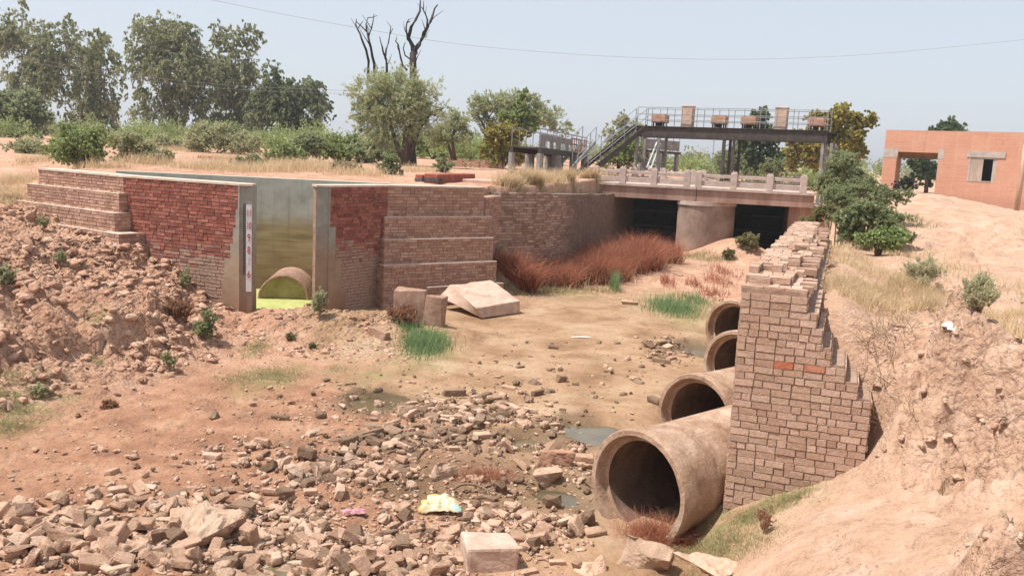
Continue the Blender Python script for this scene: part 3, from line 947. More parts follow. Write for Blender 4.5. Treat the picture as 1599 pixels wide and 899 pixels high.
# frame of the nose strip
gt = np.array((LC[0] - LB[0], LC[1] - LB[1])); gt /= np.linalg.norm(gt)
gn = np.array((gt[1], -gt[0]))
top_z = at(386, 320, 19.85)[2]; bot_z = at(386, 455, 19.85)[2]
o2 = np.array((LC[0] - gt[0] * .13 + gn[0] * .004, LC[1] - gt[1] * .13 + gn[1] * .004))
f3 = lambda v: (v[0], v[1], 0)
mb = MB()
mb.fbox((*o2, bot_z), f3(gt), f3(gn), (0, 0, 1), (0, -.03, 0), (.122, .006, top_z - bot_z))
mb.build('board', M['white'], g)
span = {}
zf = lambda py: at(386, py, 19.85)[2]
zn = {11: zf(333), 10: zf(353), 9: zf(371.5), 8: zf(391), 7: zf(409), 6: zf(428.5)}
mb = MB()
stp = (zn[11] - zn[6]) / 5
zz, k = zn[11] + stp * .72, 0
while zz > zn[6] - .02:
    w = .045
    mb.fbox((*(o2 + gn * .006), zz), f3(gt), f3(gn), (0, 0, 1), (-.055, -.012, -.009), (-.055 + w, .003, .009))
    zz -= stp / 6; k += 1
mb.fbox((*(o2 + gn * .006), zn[6] - .02), f3(gt), f3(gn), (0, 0, 1), (-.06, -.012, 0), (-.055, .002, zn[11] + stp * .75 - zn[6]))
mb.build('ticks', M['black'], g)
for num, z in zn.items():
    cu = bpy.data.curves.new('gauge_number', 'FONT')
    cu.body = str(num); cu.size = .28; cu.extrude = .0015; cu.offset = .004
    cu.align_x, cu.align_y = 'CENTER', 'CENTER'
    tmp = bpy.data.objects.new('gauge_number', cu)
    COL.objects.link(tmp)
    bpy.context.view_layer.update()
    mm = bpy.data.meshes.new_from_object(tmp.evaluated_get(bpy.context.evaluated_depsgraph_get()))
    bpy.data.objects.remove(tmp)
    c = o2 + gt * .063 + gn * .0085
    sx = .38 if num > 9 else .52
    mat4 = Matrix(((gt[0] * sx, 0, -gn[0] * -1, c[0]), (gt[1] * sx, 0, gn[1], c[1]), (0, .82, 0, z), (0, 0, 0, 1)))
    mm.transform(mat4)
    mm.materials.clear()
    link('number', mm, M['gauge_pink' if num == 7 else 'gauge_red'], g)

# ---------------- curved retaining wall by the bridge
CW = [(-.45, 26.2), (.4, 26.8), (1.3, 27.9), (2.1, 29.5), (2.75, 31.5), (3.3, 33.7), (3.75, 35.8), (4.2, 37.6), (5.0, 39.4), (6.0, 41.4)]
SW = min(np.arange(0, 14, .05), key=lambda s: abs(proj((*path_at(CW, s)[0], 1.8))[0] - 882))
mb = MB()
cwz = lambda s: float(np.interp(s, [0, 4, 11, 20], [2.88, 2.84, 2.62, 2.45]))
Fo, Ba = offset(CW, -.01), offset(CW, -.6)
for k in range(len(CW) - 1):
    za, zb2 = cwz(path_len(CW[:k + 1])), cwz(path_len(CW[:k + 2]))
    q4 = [Fo[k], Fo[k + 1], Ba[k + 1], Ba[k]]
    mb.hexa([(*p, -.3) for p in q4], [(*p, z - .01) for p, z in zip(q4, (za, zb2, zb2, za))], mat=1)
skin(mb, CW, 0.0, 2.9, course=.083, keep=lambda s, z: z < cwz(s), prot=.012, jit=.009, tone=lambda s, z: float(np.clip((s - SW + .6 + .3 * math.sin(z * 5)) / 1.6, 0, .85)) + .12 * random.random(), headers=.3, gz_=.016)  # tone turns the bricks darker from mid wall to the bridge end
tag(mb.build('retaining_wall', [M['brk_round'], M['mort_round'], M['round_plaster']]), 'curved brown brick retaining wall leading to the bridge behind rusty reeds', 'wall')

# ================================================================ bridge
bg = empty('bridge', (8, 37, 0.4), 'low concrete road bridge on a brick pier across the channel', 'bridge')
bl, br = at(940, 285, 36.9)[:2], at(1272, 303, 34.9)[:2]
bt = (br - bl) / np.linalg.norm(br - bl)
bb = np.array((-bt[1], bt[0]))         # across the road, away from the viewer
BW = 4.6
zd0, zd1 = at(1087, 314.5, 36.0)[2], at(1087, 292.5, 36.0)[2]
mb = MB()
mid = bl + bt * (np.linalg.norm(br - bl) * .46)
for a, b in ((bl - bt * .8, mid - bt * .012), (mid + bt * .012, br)):
    mb.prism([tuple(a), tuple(b), tuple(b + bb * BW), tuple(a + bb * BW)], zd0, zd1 - .09)
mb.build('deck', M['deck'], bg)
mb = MB()
for a, b in ((bl - bt * .8, mid - bt * .012), (mid + bt * .012, br)):
    a2, b2 = a - bb * .07, b - bb * .07
    mb.prism([tuple(a2), tuple(b2), tuple(b2 + bb * (BW + .14)), tuple(a2 + bb * (BW + .14))], zd1 - .088, zd1)
mb.build('kerb_slab', M['rail'], bg)
# pier with a cutwater
tip, pl, pr = at(1104, 350, 36.0)[:2], at(1058, 350, 36.75)[:2], at(1146, 350, 36.9)[:2]
tip = tip + bb * .12
axis = bb
tip, pl, pr = tip - bb * .55, pl - bb * .5, pr - bb * .45
def nose(k):
    return tuple((1 - k) ** 2 * pl + 2 * k * (1 - k) * (tip * 1.0 - axis * .45) + k * k * pr)
NS = [nose(k / 14) for k in range(15)]
mb = MB()
mb.prism(NS + [tuple(pr + axis * 5.5), tuple(pl + axis * 5.5)], -.2, zd0 - .16, mat=0)
po = mb.build('pier', M['pier_plaster'], bg)
mb = MB()
cp = offset(NS, .05)
mb.prism(list(cp) + [tuple(pr + axis * .9), tuple(pl + axis * .9)], zd0 - .158, zd0 - .003)
mb.build('pier_cap', M['rail'], bg)
ab = at(1231, 340, 35.6)[:2]
mb = MB()
mb.prism([tuple(ab), tuple(ab + bt * 1.6), tuple(ab + bt * 1.6 + bb * 5), tuple(ab + bb * 5)], -.1, zd0 - .004)
mb.build('abutment', M['deck'], bg)

for nm, (px, w), lab in (('a', (1030, 2.6), 'black left sluice gate in the shaded opening under the bridge'), ('b', (1190, 3.0), 'black right sluice gate in the wide opening beside the shrub')):  # plates added at the back of the openings so no light gets in
    c = at(px, 350, 39.6)[:2]
    gg = empty('sluice_gate', (c[0], c[1], .5), lab, 'sluice gate', 'sluice gates under the bridge')
    u3, v3 = (bt[0], bt[1], 0), (bb[0], bb[1], 0)
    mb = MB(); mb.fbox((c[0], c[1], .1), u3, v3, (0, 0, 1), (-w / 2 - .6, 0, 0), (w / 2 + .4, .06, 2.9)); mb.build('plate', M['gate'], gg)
    mb = MB()
    for z in (.5, 1.15, 1.8):
        mb.fbox((c[0], c[1], z), u3, v3, (0, 0, 1), (-w / 2 - .5, -.16, 0), (w / 2 + .3, -.002, .09))
    mb.build('stiffener', M['steel_dark'], gg)

u3, v3 = (bt[0], bt[1], 0), (bb[0], bb[1], 0)
posts = [930, 973, 1021, 1073, 1091, 1146, 1202, 1255]
def railing(dv, lab):
    rl = empty('bridge_railing', (*(mid + bb * dv), zd1), lab, 'railing', 'bridge railings')
    S = []
    for px in posts:
        best = min(np.arange(-1.2, 10, .02), key=lambda s: abs(proj((*(bl + bt * s + bb * .15), zd1 + .3))[0] - px))
        S.append(best)
        p = bl + bt * best + bb * dv
        mb = MB(); mb.fbox((*p, zd1 + .002), u3, v3, (0, 0, 1), (-.13, -.13, 0), (.13, .13, .62)); mb.box((*p, zd1 + .645), (.2, .2, .046), Matrix.Rotation(math.atan2(bt[1], bt[0]), 3, 'Z'))
        bevel(mb.build('post', M['rail'], rl), .015)
    for z0, z1 in ((.4, .53), (.07, .27)):
        for s0, s1 in zip(S[:-1], S[1:]):
            if s1 - s0 < .6: continue
            p = bl + bt * s0 + bb * dv
            mb = MB(); mb.fbox((*p, zd1), u3, v3, (0, 0, 1), (.128, -.06, z0), (s1 - s0 - .128, .06, z1))
            bevel(mb.build('rail', M['rail'], rl), .012)
    return rl
railing(.16, 'near concrete post and rail parapet along the bridge edge above the pier')
railing(BW - .2, 'far concrete parapet seen through the gaps of the near bridge railing')

# ---------------- hoist frame above the gates
hl, hr = at(995, 197, 41.2), at(1291, 205, 37.6)
ht = (hr - hl)[:2]; HL = np.linalg.norm(ht); ht = ht / HL
hb = np.array((-ht[1], ht[0]))
hz = (hl[2] + hr[2]) / 2
hf = empty('hoist_frame', (*(hl[:2] + ht * HL / 2), zd1), 'dark steel gantry on lattice legs above the bridge carrying four rusty gear boxes', 'gantry')
H3, B3 = (ht[0], ht[1], 0), (hb[0], hb[1], 0)
hs = lambda px, z=5.6: min(np.arange(-.5, HL + .6, .02), key=lambda s: abs(proj((*(hl[:2] + ht * s), z))[0] - px))
hzs = lambda s: hl[2] + (hr[2] - hl[2]) * s / HL
for dv in (0, 1.15):
    mb = MB()
    o = (*(hl[:2] + hb * dv), hl[2])
    w3 = np.array((*(ht), (hr[2] - hl[2]) / HL)); w3 /= np.linalg.norm(w3)
    mb.fbox(o, w3, B3, (0, 0, 1), (-.05, -.01, -.45), (HL + .05, .01, 0))
    mb.fbox(o, w3, B3, (0, 0, 1), (-.05, -.08, -.002), (HL + .05, .07, .022)); mb.fbox(o, w3, B3, (0, 0, 1), (-.05, -.08, -.472), (HL + .05, .07, -.45))
    mb.build('girder', M['steel_dark'], hf)
mb = MB(); mb.fbox((*hl[:2], hl[2]), w3, B3, (0, 0, 1), (-.05, .072, -.03), (HL + .05, 1.075, .0)); mb.build('walkway', M['steel_dark'], hf)
for px0, px1, pal in ((992, 1030, 1), (1128, 1147, 0), (1281, 1292, 1)):
    for dv in (0, 1.15):
        s0, s1 = hs(px0 + 2, 4.5), hs(px1 - 2, 4.5)
        if s1 - s0 < .35: s1 = s0 + .35
        mb = MB()
        zt_, zb_ = hzs(s0) - .474, zd1 - .5
        for s in (s0, s1):
            p = hl[:2] + ht * s + hb * dv
            mb.fbox((*p, zb_), H3, B3, (0, 0, 1), (-.055, -.06, 0), (.055, .06, zt_ - zb_))
        n = max(3, int((zt_ - zb_) / max(.35, (s1 - s0) * .8)))
        for i in range(n):
            za, zc = zb_ + (zt_ - zb_) * i / n, zb_ + (zt_ - zb_) * (i + 1) / n
            pa, pb = hl[:2] + ht * s0 + hb * dv, hl[:2] + ht * s1 + hb * dv
            if i % 2: pa, pb = pb, pa
            mb.bar((*(pa - hb * .03), za), (*(pb - hb * .03), zc), .05, .012)
        mb.build('leg', M['steel_grey' if pal else 'steel_dark'], hf)
for px in (1025, 1119, 1166, 1271):
    s = hs(px); z = hzs(s)
    p = hl[:2] + ht * s + hb * .5
    mb = MB(); mb.fbox((*p, z), H3, B3, (0, 0, 1), (-.33, -.3, .19), (.33, .3, .52)); mb.fbox((*p, z), H3, B3, (0, 0, 1), (-.29, -.26, .52), (.29, .26, .56))
    gh = bevel(mb.build('gear_box', M['steel_rust'], hf), .03, 2)
    mb = MB()
    for du in (-.24, .24):
        for dv in (-.2, .2):
            mb.fbox((*p, z), H3, B3, (0, 0, 1), (du - .03, dv - .03, .0), (du + .03, dv + .03, .188))
    mb.fbox((*p, z), H3, B3, (0, 0, 1), (-.12, -.12, .05), (.1, .1, .188))
    o = mb.build('stand', M['steel_dark'], gh)
    o.data.transform(hf.matrix_world.inverted())
for px in (1069, 1216):
    s = hs(px); z = hzs(s)
    p = hl[:2] + ht * s + hb * .45
    mb = MB(); mb.fbox((*p, z), H3, B3, (0, 0, 1), (-.25, -.22, .0), (.25, .22, .9)); mb.fbox((*p, z), H3, B3, (0, 0, 1), (-.27, -.24, .9), (.27, .24, .97))
    bevel(mb.build('motor_housing', M['conc_pink'], hf), .02)
for dv in (-.02, 1.17):
    mb = MB()
    ns = 13
    for i in range(ns):
        s = HL * i / (ns - 1)
        p = hl[:2] + ht * s + hb * dv
        mb.tube([(*p, hzs(s) + .02), (*p, hzs(s) + .84)], .017, 5)
    for h in (.84, .55, .3):
        a, b = hl[:2] + hb * dv, hl[:2] + ht * HL + hb * dv
        mb.tube([(*a, hl[2] + h), (*b, hr[2] + h)], .016, 5)
    mb.build('guard_rail', M['steel_pale'], hf)
for px in (1112, 1126, 1025):
    p = hl[:2] + ht * hs(px) + hb * .5
    mb = MB(); mb.tube([(*p, hzs(0) - .03), (*p, zd1 - .6)], .012, 5)
    mb.build('lifting_rod', M['steel_pale'], hf)

# staircase down to the left of the gantry
s_top = np.array((*(hl[:2] - ht * .08), hl[2] - .02)); s_bot = at(900, 271, 39.5)
sc_ = empty('staircase', tuple(s_bot), 'steep steel stair with pipe handrails climbing to the left end of the gantry', 'stairs')
dd = s_bot - s_top
sid = np.cross(dd / np.linalg.norm(dd), (0, 0, 1)); sid /= np.linalg.norm(sid)
for sg in (0, .8):
    mb = MB(); mb.bar(s_top - sid * sg, s_bot - sid * sg, .04, .22); mb.build('stringer', M['steel_dark'], sc_)
    mb = MB()
    for i in range(6):
        p = s_top + dd * i / 5 - sid * sg
        mb.tube([p, p + np.array((0, 0, .8))], .016, 5)
    for h in (.8, .45):
        mb.tube([s_top - sid * sg + np.array((0, 0, h)), s_bot - sid * sg + np.array((0, 0, h))], .016, 5)
    mb.build('handrail', M['steel_pale'], sc_)
for i in range(12):
    p = s_top + dd * (i + .5) / 12
    mb = MB(); mb.fbox(p, -sid, np.array((dd[0], dd[1], 0)) / np.hypot(dd[0], dd[1]), (0, 0, 1), (.022, -.12, -.015), (.778, .12, .015)); mb.build('tread', M['steel_dark'], sc_)

# ---------------- the older grey gate structure at the left of the bridge
def frame_line(a, b):
    t = (b - a)[:2]; L = np.linalg.norm(t); t = t / L
    return t, np.array((-t[1], t[0])), L
ga, gb_ = at(843, 230, 39.5), at(915, 240, 47.0)
t2, n2, L2 = frame_line(ga, gb_)
T3, N3 = np.array((*t2, (gb_[2] - ga[2]) / L2)), (n2[0], n2[1], 0)
gs = empty('gate_structure', (*(ga[:2] + t2 * L2 / 2), 3.1), 'grey steel gate platform on thick posts between the yellow-green bush and the stair', 'gate platform')
for dv in (0, 1.3):
    mb = MB(); mb.fbox((*(ga[:2] + n2 * dv), ga[2]), T3, N3, (0, 0, 1), (0, -.08, -.26), (L2, .08, .0)); mb.build('girder', M['steel_dark'], gs)
mb = MB(); mb.fbox(ga, T3, N3, (0, 0, 1), (0, .082, -.05), (L2, 1.218, .0)); mb.build('walkway', M['steel_dark'], gs)
for i, (s, w) in enumerate(((.12, .2), (L2 * .33, .34), (L2 * .7, .26), (L2 * .97, .24))):
    for dv in (0, 1.3):
        p = ga[:2] + t2 * s + n2 * dv
        zz = ga[2] + T3[2] * s - .262
        mb = MB(); mb.tube([(*p, 2.7), (*p, zz)], w / 2 + .06, 10); mb.build('post', M['steel_grey'], gs)
mb = MB()
for s0, s1 in ((0, L2 * .3), (L2 * .3, L2 * .64), ):
    mb.fbox(ga, T3, N3, (0, 0, 1), (s0 + .03, -.02, .3), (s1 - .03, .02, .58))
    mb.fbox(ga, T3, N3, (0, 0, 1), (s0 + .03, -.02, .02), (s0 + (s1 - s0) * .3, .02, .32))
    mb.fbox(ga, T3, N3, (0, 0, 1), (s0 + (s1 - s0) * .62, -.02, .02), (s0 + (s1 - s0) * .8, .02, .32))
mb.build('side_panel', M['steel_grey'], gs)
mb = MB()
for i in range(8):
    s = L2 * (.65 + .34 * i / 7)
    mb.fbox(ga, T3, N3, (0, 0, 1), (s - .03, -.02, .0), (s + .03, .02, .66))
for h in (.05, .33, .6):
    mb.fbox(ga, T3, N3, (0, 0, 1), (L2 * .65, -.045, h), (L2, -.021, h + .06))
mb.build('red_lattice', M['red_paint'], gs)
mb = MB()
for dv in (0, 1.3):
    mb.tube([ga + np.array((n2[0] * dv, n2[1] * dv, .8)), ga + T3 * L2 + np.array((n2[0] * dv, n2[1] * dv, .8))], .025, 5)
    for i in range(9):
        p = ga + T3 * (L2 * i / 8) + np.array((n2[0] * dv, n2[1] * dv, 0))
        mb.tube([p, p + np.array((0, 0, .8))], .02, 5)
mb.build('guard_rail', M['steel_pale'], gs)
mb = MB()
p0, p1 = ga + T3 * (L2 * .33), ga + T3 * .12
mb.bar(p0 - np.array((0, 0, .9)), p1 - np.array((0, 0, .9)), .06); mb.bar(p0 - np.array((0, 0, 1.5)), p1 - np.array((0, 0, .95)), .06); mb.bar(p0 - np.array((0, 0, .95)), p1 - np.array((0, 0, 1.5)), .06)
mb.build('brace', M['steel_grey'], gs)
# short stair at its right end
e0, e1 = at(930, 222, 45.5), at(893, 262, 42.5)
st = empty('staircase', tuple(e1), 'short pale pipe stair at the right end of the grey gate platform', 'stairs')
for sg in (0, .7):
    off = np.array((n2[0], n2[1], 0)) * sg
    mb = MB(); mb.bar(e0 + off, e1 + off, .05, .16); mb.build('stringer', M['steel_pale'], st)
    mb = MB()
    for i in range(5):
        p = e0 + (e1 - e0) * i / 4 + off
        mb.tube([p, p + np.array((0, 0, .75))], .022, 5)
    mb.tube([e0 + off + np.array((0, 0, .75)), e1 + off + np.array((0, 0, .75))], .022, 5)
    mb.build('handrail', M['steel_pale'], st)
for i in range(8):
    p = e0 + (e1 - e0) * (i + .5) / 8
    mb = MB(); mb.fbox(p, (n2[0], n2[1], 0), t2.tolist() + [0], (0, 0, 1), (.026, -.11, -.012), (.674, .11, .012)); mb.build('tread', M['steel_grey'], st)

# ---------------- second grey trestle seen under the gantry
ga, gb_ = at(1000, 233, 52), at(1060, 238, 53.5)
t2, n2, L2 = frame_line(ga, gb_)
T3, N3 = np.array((*t2, (gb_[2] - ga[2]) / L2)), (n2[0], n2[1], 0)
g3 = empty('gate_structure', (*(ga[:2] + t2 * L2 / 2), 3.1), 'small grey steel trestle seen through the left bay of the gantry', 'gate platform')
mb = MB(); mb.fbox(ga, T3, N3, (0, 0, 1), (-.1, -.08, -.12), (L2 + .1, 1.4, .0)); mb.build('walkway', M['steel_dark'], g3)
mb = MB(); mb.fbox(ga, T3, N3, (0, 0, 1), (0, -.02, .06), (L2, .02, .62)); mb.build('side_panel', M['steel_grey'], g3)
for s in (.1, L2 * .5, L2 - .1):
    for dv in (.05, 1.2):
        p = ga[:2] + t2 * s + n2 * dv
        mb = MB(); mb.fbox((*p, 2.7), (*t2, 0), N3, (0, 0, 1), (-.09, -.09, 0), (.09, .09, ga[2] - 2.822)); mb.build('leg', M['steel_grey'], g3)
mb = MB()
for s0, s1 in ((.1, L2 * .5), (L2 * .5, L2 - .1)):
    for za, zb in ((2.9, 3.9), (3.9, 2.9), (3.4, 3.4), (3.95, 3.95)):
        mb.bar((*(ga[:2] + t2 * s0), za), (*(ga[:2] + t2 * s1), zb), .06)
mb.build('brace', M['steel_grey'], g3)
mb = MB()
for i in range(7):
    p = ga + T3 * (L2 * i / 6)
    mb.tube([p, p + np.array((0, 0, 1.0))], .02, 5)
mb.tube([ga + np.array((0, 0, 1.0)), ga + T3 * L2 + np.array((0, 0, 1.0))], .02, 5)
for a, b in (((1010, 262), (1026, 222)), ((1016, 264), (1031, 224))):
    mb.bar(at(*a, 50.5), at(*b, 51.5), .09, .05)
mb.build('guard_rail', M['steel_pale'], g3)

# ================================================================ right-hand brick wall
mb = MB()
FU = np.array((.94, -.342)); FN = np.array((-.342, -.94))
u3, n3 = (FU[0], FU[1], 0), (FN[0], FN[1], 0)
ZT = 2.80
Rz = [(2.70, .6), (2.5, .68), (2.32, .79), (2.15, .86), (1.98, .97), (1.82, 1.12), (1.66, 1.26), (-9, 1.4)]
ext = lambda z: next(r for zz, r in Rz if z > zz)
zb = -.4
prev = ZT - .09
for zz, r in Rz:
    z0 = max(zz, zb)
    mb.fbox((P0[0], P0[1], 0), u3, n3, (0, 0, 1), (0.006, -10.6, z0), (r - .015, -.012, prev), mat=1)
    prev = z0
rows = int((ZT - .09 - zb) / .0785)
redspots = {}
for r in range(rows):
    z = zb + r * .0785
    L = ext(z + .04)
    P = [tuple(P0), tuple(P0 + FU * L)]
    def tone_(s, z_): return .25 * random.random()
    skin(mb, P, z, z + .0785, course=.0785, blen=.205, gap=.008, gz_=.0095, prot=.004, jit=.004, tone=tone_, bond=True, vg=.004, odd=lambda s, z_: 2 if (abs(z_ - 1.89) < .05 and (.42 < s < .62 or .68 < s < .86)) else 0)
    # returns: channel side and the ends of the steps
    skin(mb, [tuple(P0 - FN * 10.6), tuple(P0)], z, z + .0785, course=.0785, prot=.003, jit=.003, headers=.3, keep=lambda s, z_: s > 1.0)
    e = P0 + FU * L
    skin(mb, [tuple(e), tuple(e - FN * 2.2)], z, z + .0785, course=.0785, prot=.006, headers=.4, keep=lambda s, z_: z_ > 1.1)
# bricks lying on the broken top
def top_layer(z, u0, u1, v0, v1, miss, jit):
    v = v0
    while v < v1:
        u = u0 + random.uniform(-.04, .02)
        long_ = random.random() < .5
        dv = .235 if not long_ else .115
        while u < u1 - .06:
            l = (.115 if not long_ else .235) * random.uniform(.95, 1.05)
            ms = miss(u, v) if callable(miss) else miss
            if random.random() > ms:
                a = random.gauss(0, jit)
                M3 = Matrix.Rotation(math.atan2(FU[1], FU[0]) + a, 3, 'Z')
                c = P0 + FU * (u + l / 2) - FN * (v + dv / 2)
                mb.box((c[0], c[1], z + .037 + random.uniform(-.004, .004)), (l - .008, dv - .008, .072), M3, jit=.004, tone=.25 * random.random())
            u += l
        v += dv
zt0 = zb + rows * .0785
top_layer(zt0 - .002, 0.02, .62, .02, 10.4, lambda u, v: (.3 if v < .12 else .02) + (.35 if u > .5 else 0), .008)
top_layer(zt0 + .072, 0.03, .56, .22, 10.3, lambda u, v: .02 + (.5 if u > .4 else 0) + (.6 if v < .5 and u > .25 else 0), .01)
top_layer(zt0 + .146, 0.03, .48, .62, 10.2, lambda u, v: .03 + (.45 if u > .28 else 0) + (.5 if v < 1.0 else 0) + (.9 if 3.0 < v < 3.6 else 0), .012)
mb.fbox((P0[0], P0[1], zt0), u3, n3, (0, 0, 1), (.05, -10.3, -.01), (.32, -.95, .2), mat=1)
mb.fbox((P0[0], P0[1], zt0), u3, n3, (0, 0, 1), (.05, -10.3, -.01), (.44, -.4, .126), mat=1)
tag(mb.build('retaining_wall', [M['brk_pier'], M['mort_pier'], M['brk_orange']]), 'broken tan brick wall with a stepped right edge standing over the pipes', 'wall')

# ================================================================ brick house
HA, HB_ = at(1384, 203, 52.5), at(1599, 207, 48.1)
hzt = 6.4
ua = (HB_ - HA)[:2]; ua = ua / np.linalg.norm(ua)
vb = np.array((-ua[1], ua[0]))
hs2 = lambda px, z: min(np.arange(-.5, 12, .02), key=lambda s: abs(proj((*(HA[:2] + ua * s), z))[0] - px))
house = empty('brick_house', (HA[0], HA[1], 2.6), 'flat roofed orange brick house with an open porch beside the sandy road', 'house')
U3, V3 = (ua[0], ua[1], 0), (vb[0], vb[1], 0)
zs = lambda px, py: at(px, py, float(np.interp(px, [1384, 1599], [52.5, 48.1])))[2]
po0, po1 = hs2(1399, 4.5), hs2(1464, 4.5)
zo = zs(1430, 238)
wx0, wx1, wz0, wz1 = hs2(1512, 4.5), hs2(1556, 4.5), zs(1534, 284), zs(1534, 246)
HLn, HD, zg = 11.5, 2.5, 1.9
mb = MB()
def wall(u0, u1, v0, v1, z0, z1): mb.fbox((HA[0], HA[1], 0), U3, V3, (0, 0, 1), (u0, v0, z0), (u1, v1, z1))
tk = .3
wall(0, po0, 0, tk, zg, zo); wall(po1, wx0, 0, tk, zg, zo); wall(wx0, wx1, 0, tk, zg, wz0); wall(wx0, wx1, 0, tk, wz1, zo); wall(wx1, HLn, 0, tk, zg, zo)
wall(0, HLn, 0, tk, zo, hzt)
wall(0, tk, HD - tk, HD, zg, zo); wall(po1, HLn, HD - tk, HD, zg, zo); wall(0, HLn, HD - tk, HD, zo + .02, hzt)
wall(0, tk, tk, HD - tk, zg, hzt); wall(HLn - tk, HLn, tk, HD - tk, zg, hzt)
wall(po1, po1 + tk, tk, HD - tk, zg, hzt - .5)
hw_ = mb.build('wall', M['housebrick'] if 'housebrick' in M else M['house'], house)
mb = MB()
mb.fbox((HA[0], HA[1], 0), U3, V3, (0, 0, 1), (.302, .302, hzt - .62), (HLn - .302, HD - .302, hzt - .45)); mb.build('roof', M['lintel'], house)
mb = MB()
mb.fbox((HA[0], HA[1], 0), U3, V3, (0, 0, 1), (tk, HD - tk - .02, zo - .14), (po1, HD - tk - .003, hzt - .63)); mb.build('limewashed_band', M['yellow'], house)
mb = MB()
mb.fbox((HA[0], HA[1], 0), U3, V3, (0, 0, 1), (0.0, HD - tk, zo - .32), (po1, HD, zo + .018)); mb.build('beam', M['shutter'], house)
lz0, lz1 = zs(1395, 246), zs(1395, 231)
mb = MB(); mb.fbox((HA[0], HA[1], 0), U3, V3, (0, 0, 1), (-.006, -.012, lz0), (po0 + .03, .1, lz1)); mb.build('lintel', M['lintel'], house)
mb = MB(); mb.fbox((HA[0], HA[1], 0), U3, V3, (0, 0, 1), (po1 - .03, -.012, lz0), (po1 + .28, .1, lz1)); mb.build('lintel', M['lintel'], house)
mb = MB(); mb.fbox((HA[0], HA[1], 0), U3, V3, (0, 0, 1), (wx0 - .12, -.05, wz1 - .002), (wx1 + .38, .1, zs(1534, 237))); mb.build('lintel', M['lintel'], house)
win = MB()
ft = .09
for a, b in (((wx0, -.02, wz0), (wx0 + ft, .1, wz1 - .003)), ((wx1 - ft - .1, .02, wz0), (wx1, .1, wz1 - .003)), ((wx0 + ft, -.02, wz0), (wx1 - ft - .1, .1, wz0 + ft * .5)), ((wx0 + ft, .0, wz1 - ft), (wx1 - ft - .1, .1, wz1 - .003))):
    win.fbox((HA[0], HA[1], 0), U3, V3, (0, 0, 1), a, b)
wo = win.build('window', M['lintel'], house)
mb = MB(); mb.fbox((HA[0], HA[1], 0), U3, V3, (0, 0, 1), (wx0 + ft + .002, .0, wz0 + .05), (wx0 + (wx1 - wx0) * .52, .05, wz1 - ft - .003))
o = mb.build('shutter', M['shutter'], wo); o.data.transform(house.matrix_world.inverted())
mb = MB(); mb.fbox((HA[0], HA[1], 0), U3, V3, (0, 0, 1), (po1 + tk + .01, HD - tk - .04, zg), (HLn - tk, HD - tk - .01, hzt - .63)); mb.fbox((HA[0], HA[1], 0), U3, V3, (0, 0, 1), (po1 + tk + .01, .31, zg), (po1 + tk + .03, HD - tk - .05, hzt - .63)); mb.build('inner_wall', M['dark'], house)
# plinth wall across the back of the porch
mb = MB(); zpl = zs(1430, 306); mb.fbox((HA[0], HA[1], 0), U3, V3, (0, 0, 1), (tk, HD - tk + .02, zg), (po1, HD - .02, zpl)); mb.build('parapet', M['hay'], house)

pb = at(1588, 331, 41.0); pt = at(1602, 226, 40.8)
mb = MB(); mb.tube([(pb[0] - .04, pb[1], min(pb[2], gz(pb[0], pb[1])) - .3), tuple(pb * .5 + pt * .5), tuple(pt)], [.12, .11, .1], 10)
p_ = mb.build('timber_pole', M['pole'], smooth=True)
tag(p_, 'thin leaning timber pole in front of the orange house at the right edge', 'pole')

# ================================================================ small walls on the far bank
c0 = ground(700, 286, 26)
def lowwall(name, label, pxa, pxb, Y0, Y1, z0, z1, thick, mat, endmat=None, cat='wall'):
    a, b = at(*pxa, Y0), at(*pxb, Y1)
    t = (b - a)[:2]; L = np.linalg.norm(t); t /= L
    n = np.array((-t[1], t[0]))
    o = empty(name, (a[0], a[1], z0), label, cat)
    mb = MB(); mb.fbox((a[0], a[1], 0), (*t, 0), (*n, 0), (0, 0, 1), (0, 0, z0), (L, thick, z1)); bevel(mb.build('brickwork', mat, o), .02)
    if endmat:
        mb = MB()
        hh = (z1 - z0) / 4
        for i in range(3):
            mb.fbox((a[0], a[1], 0), (*t, 0), (*n, 0), (0, 0, 1), (-.012, -.01, z0 + hh * (i + .55)), (.34, thick + .01, z0 + hh * (i + 1.25)))
        mb.build('painted_band', endmat, o)
    return o
lowwall('parapet_wall', 'low red brick parapet with a black banded end, left one above the right wing wall', (659, 272), (688, 272), 27.2, 27.6, 2.7, at(659, 273, 27.2)[2], .4, M['redwall'], M['blackband'])
lowwall('parapet_wall', 'longer dark red brick parapet with a black banded end beside the straw grass', (684, 272), (742, 280), 26.6, 29.4, 2.7, at(690, 272.5, 26.6)[2], .45, M['redwall'], M['blackband'])
lowwall('concrete_slab', 'flat pinkish slab lying beside the red parapet at the edge of the straw grass', (722, 279), (782, 288), 28.0, 27.6, 2.8, at(750, 281, 27.8)[2], 1.2, M['pinkslab'], cat='slab')
lowwall('parapet_wall', 'long faded red brick parapet on the far left bank below the gum trees', (308, 243), (428, 251), 42, 40, 2.9, at(308, 243, 42)[2], .4, M['redwall'])
pw = empty('garden_wall', (*at(695, 258, 47)[:2], 3.1), 'pale brick wall with square holes and posts beyond the red parapets', 'wall')
a, b = at(697, 250, 47), at(782, 254, 47)
t = (b - a)[:2]; L = np.linalg.norm(t); t /= L; n = np.array((-t[1], t[0]))
mb = MB(); z0, z1 = 3.0, a[2]
cols_, H_ = 12, (z1 - z0)
mb.fbox((a[0], a[1], 0), (*t, 0), (*n, 0), (0, 0, 1), (0, 0, z0), (L, .2, z0 + H_ * .3))
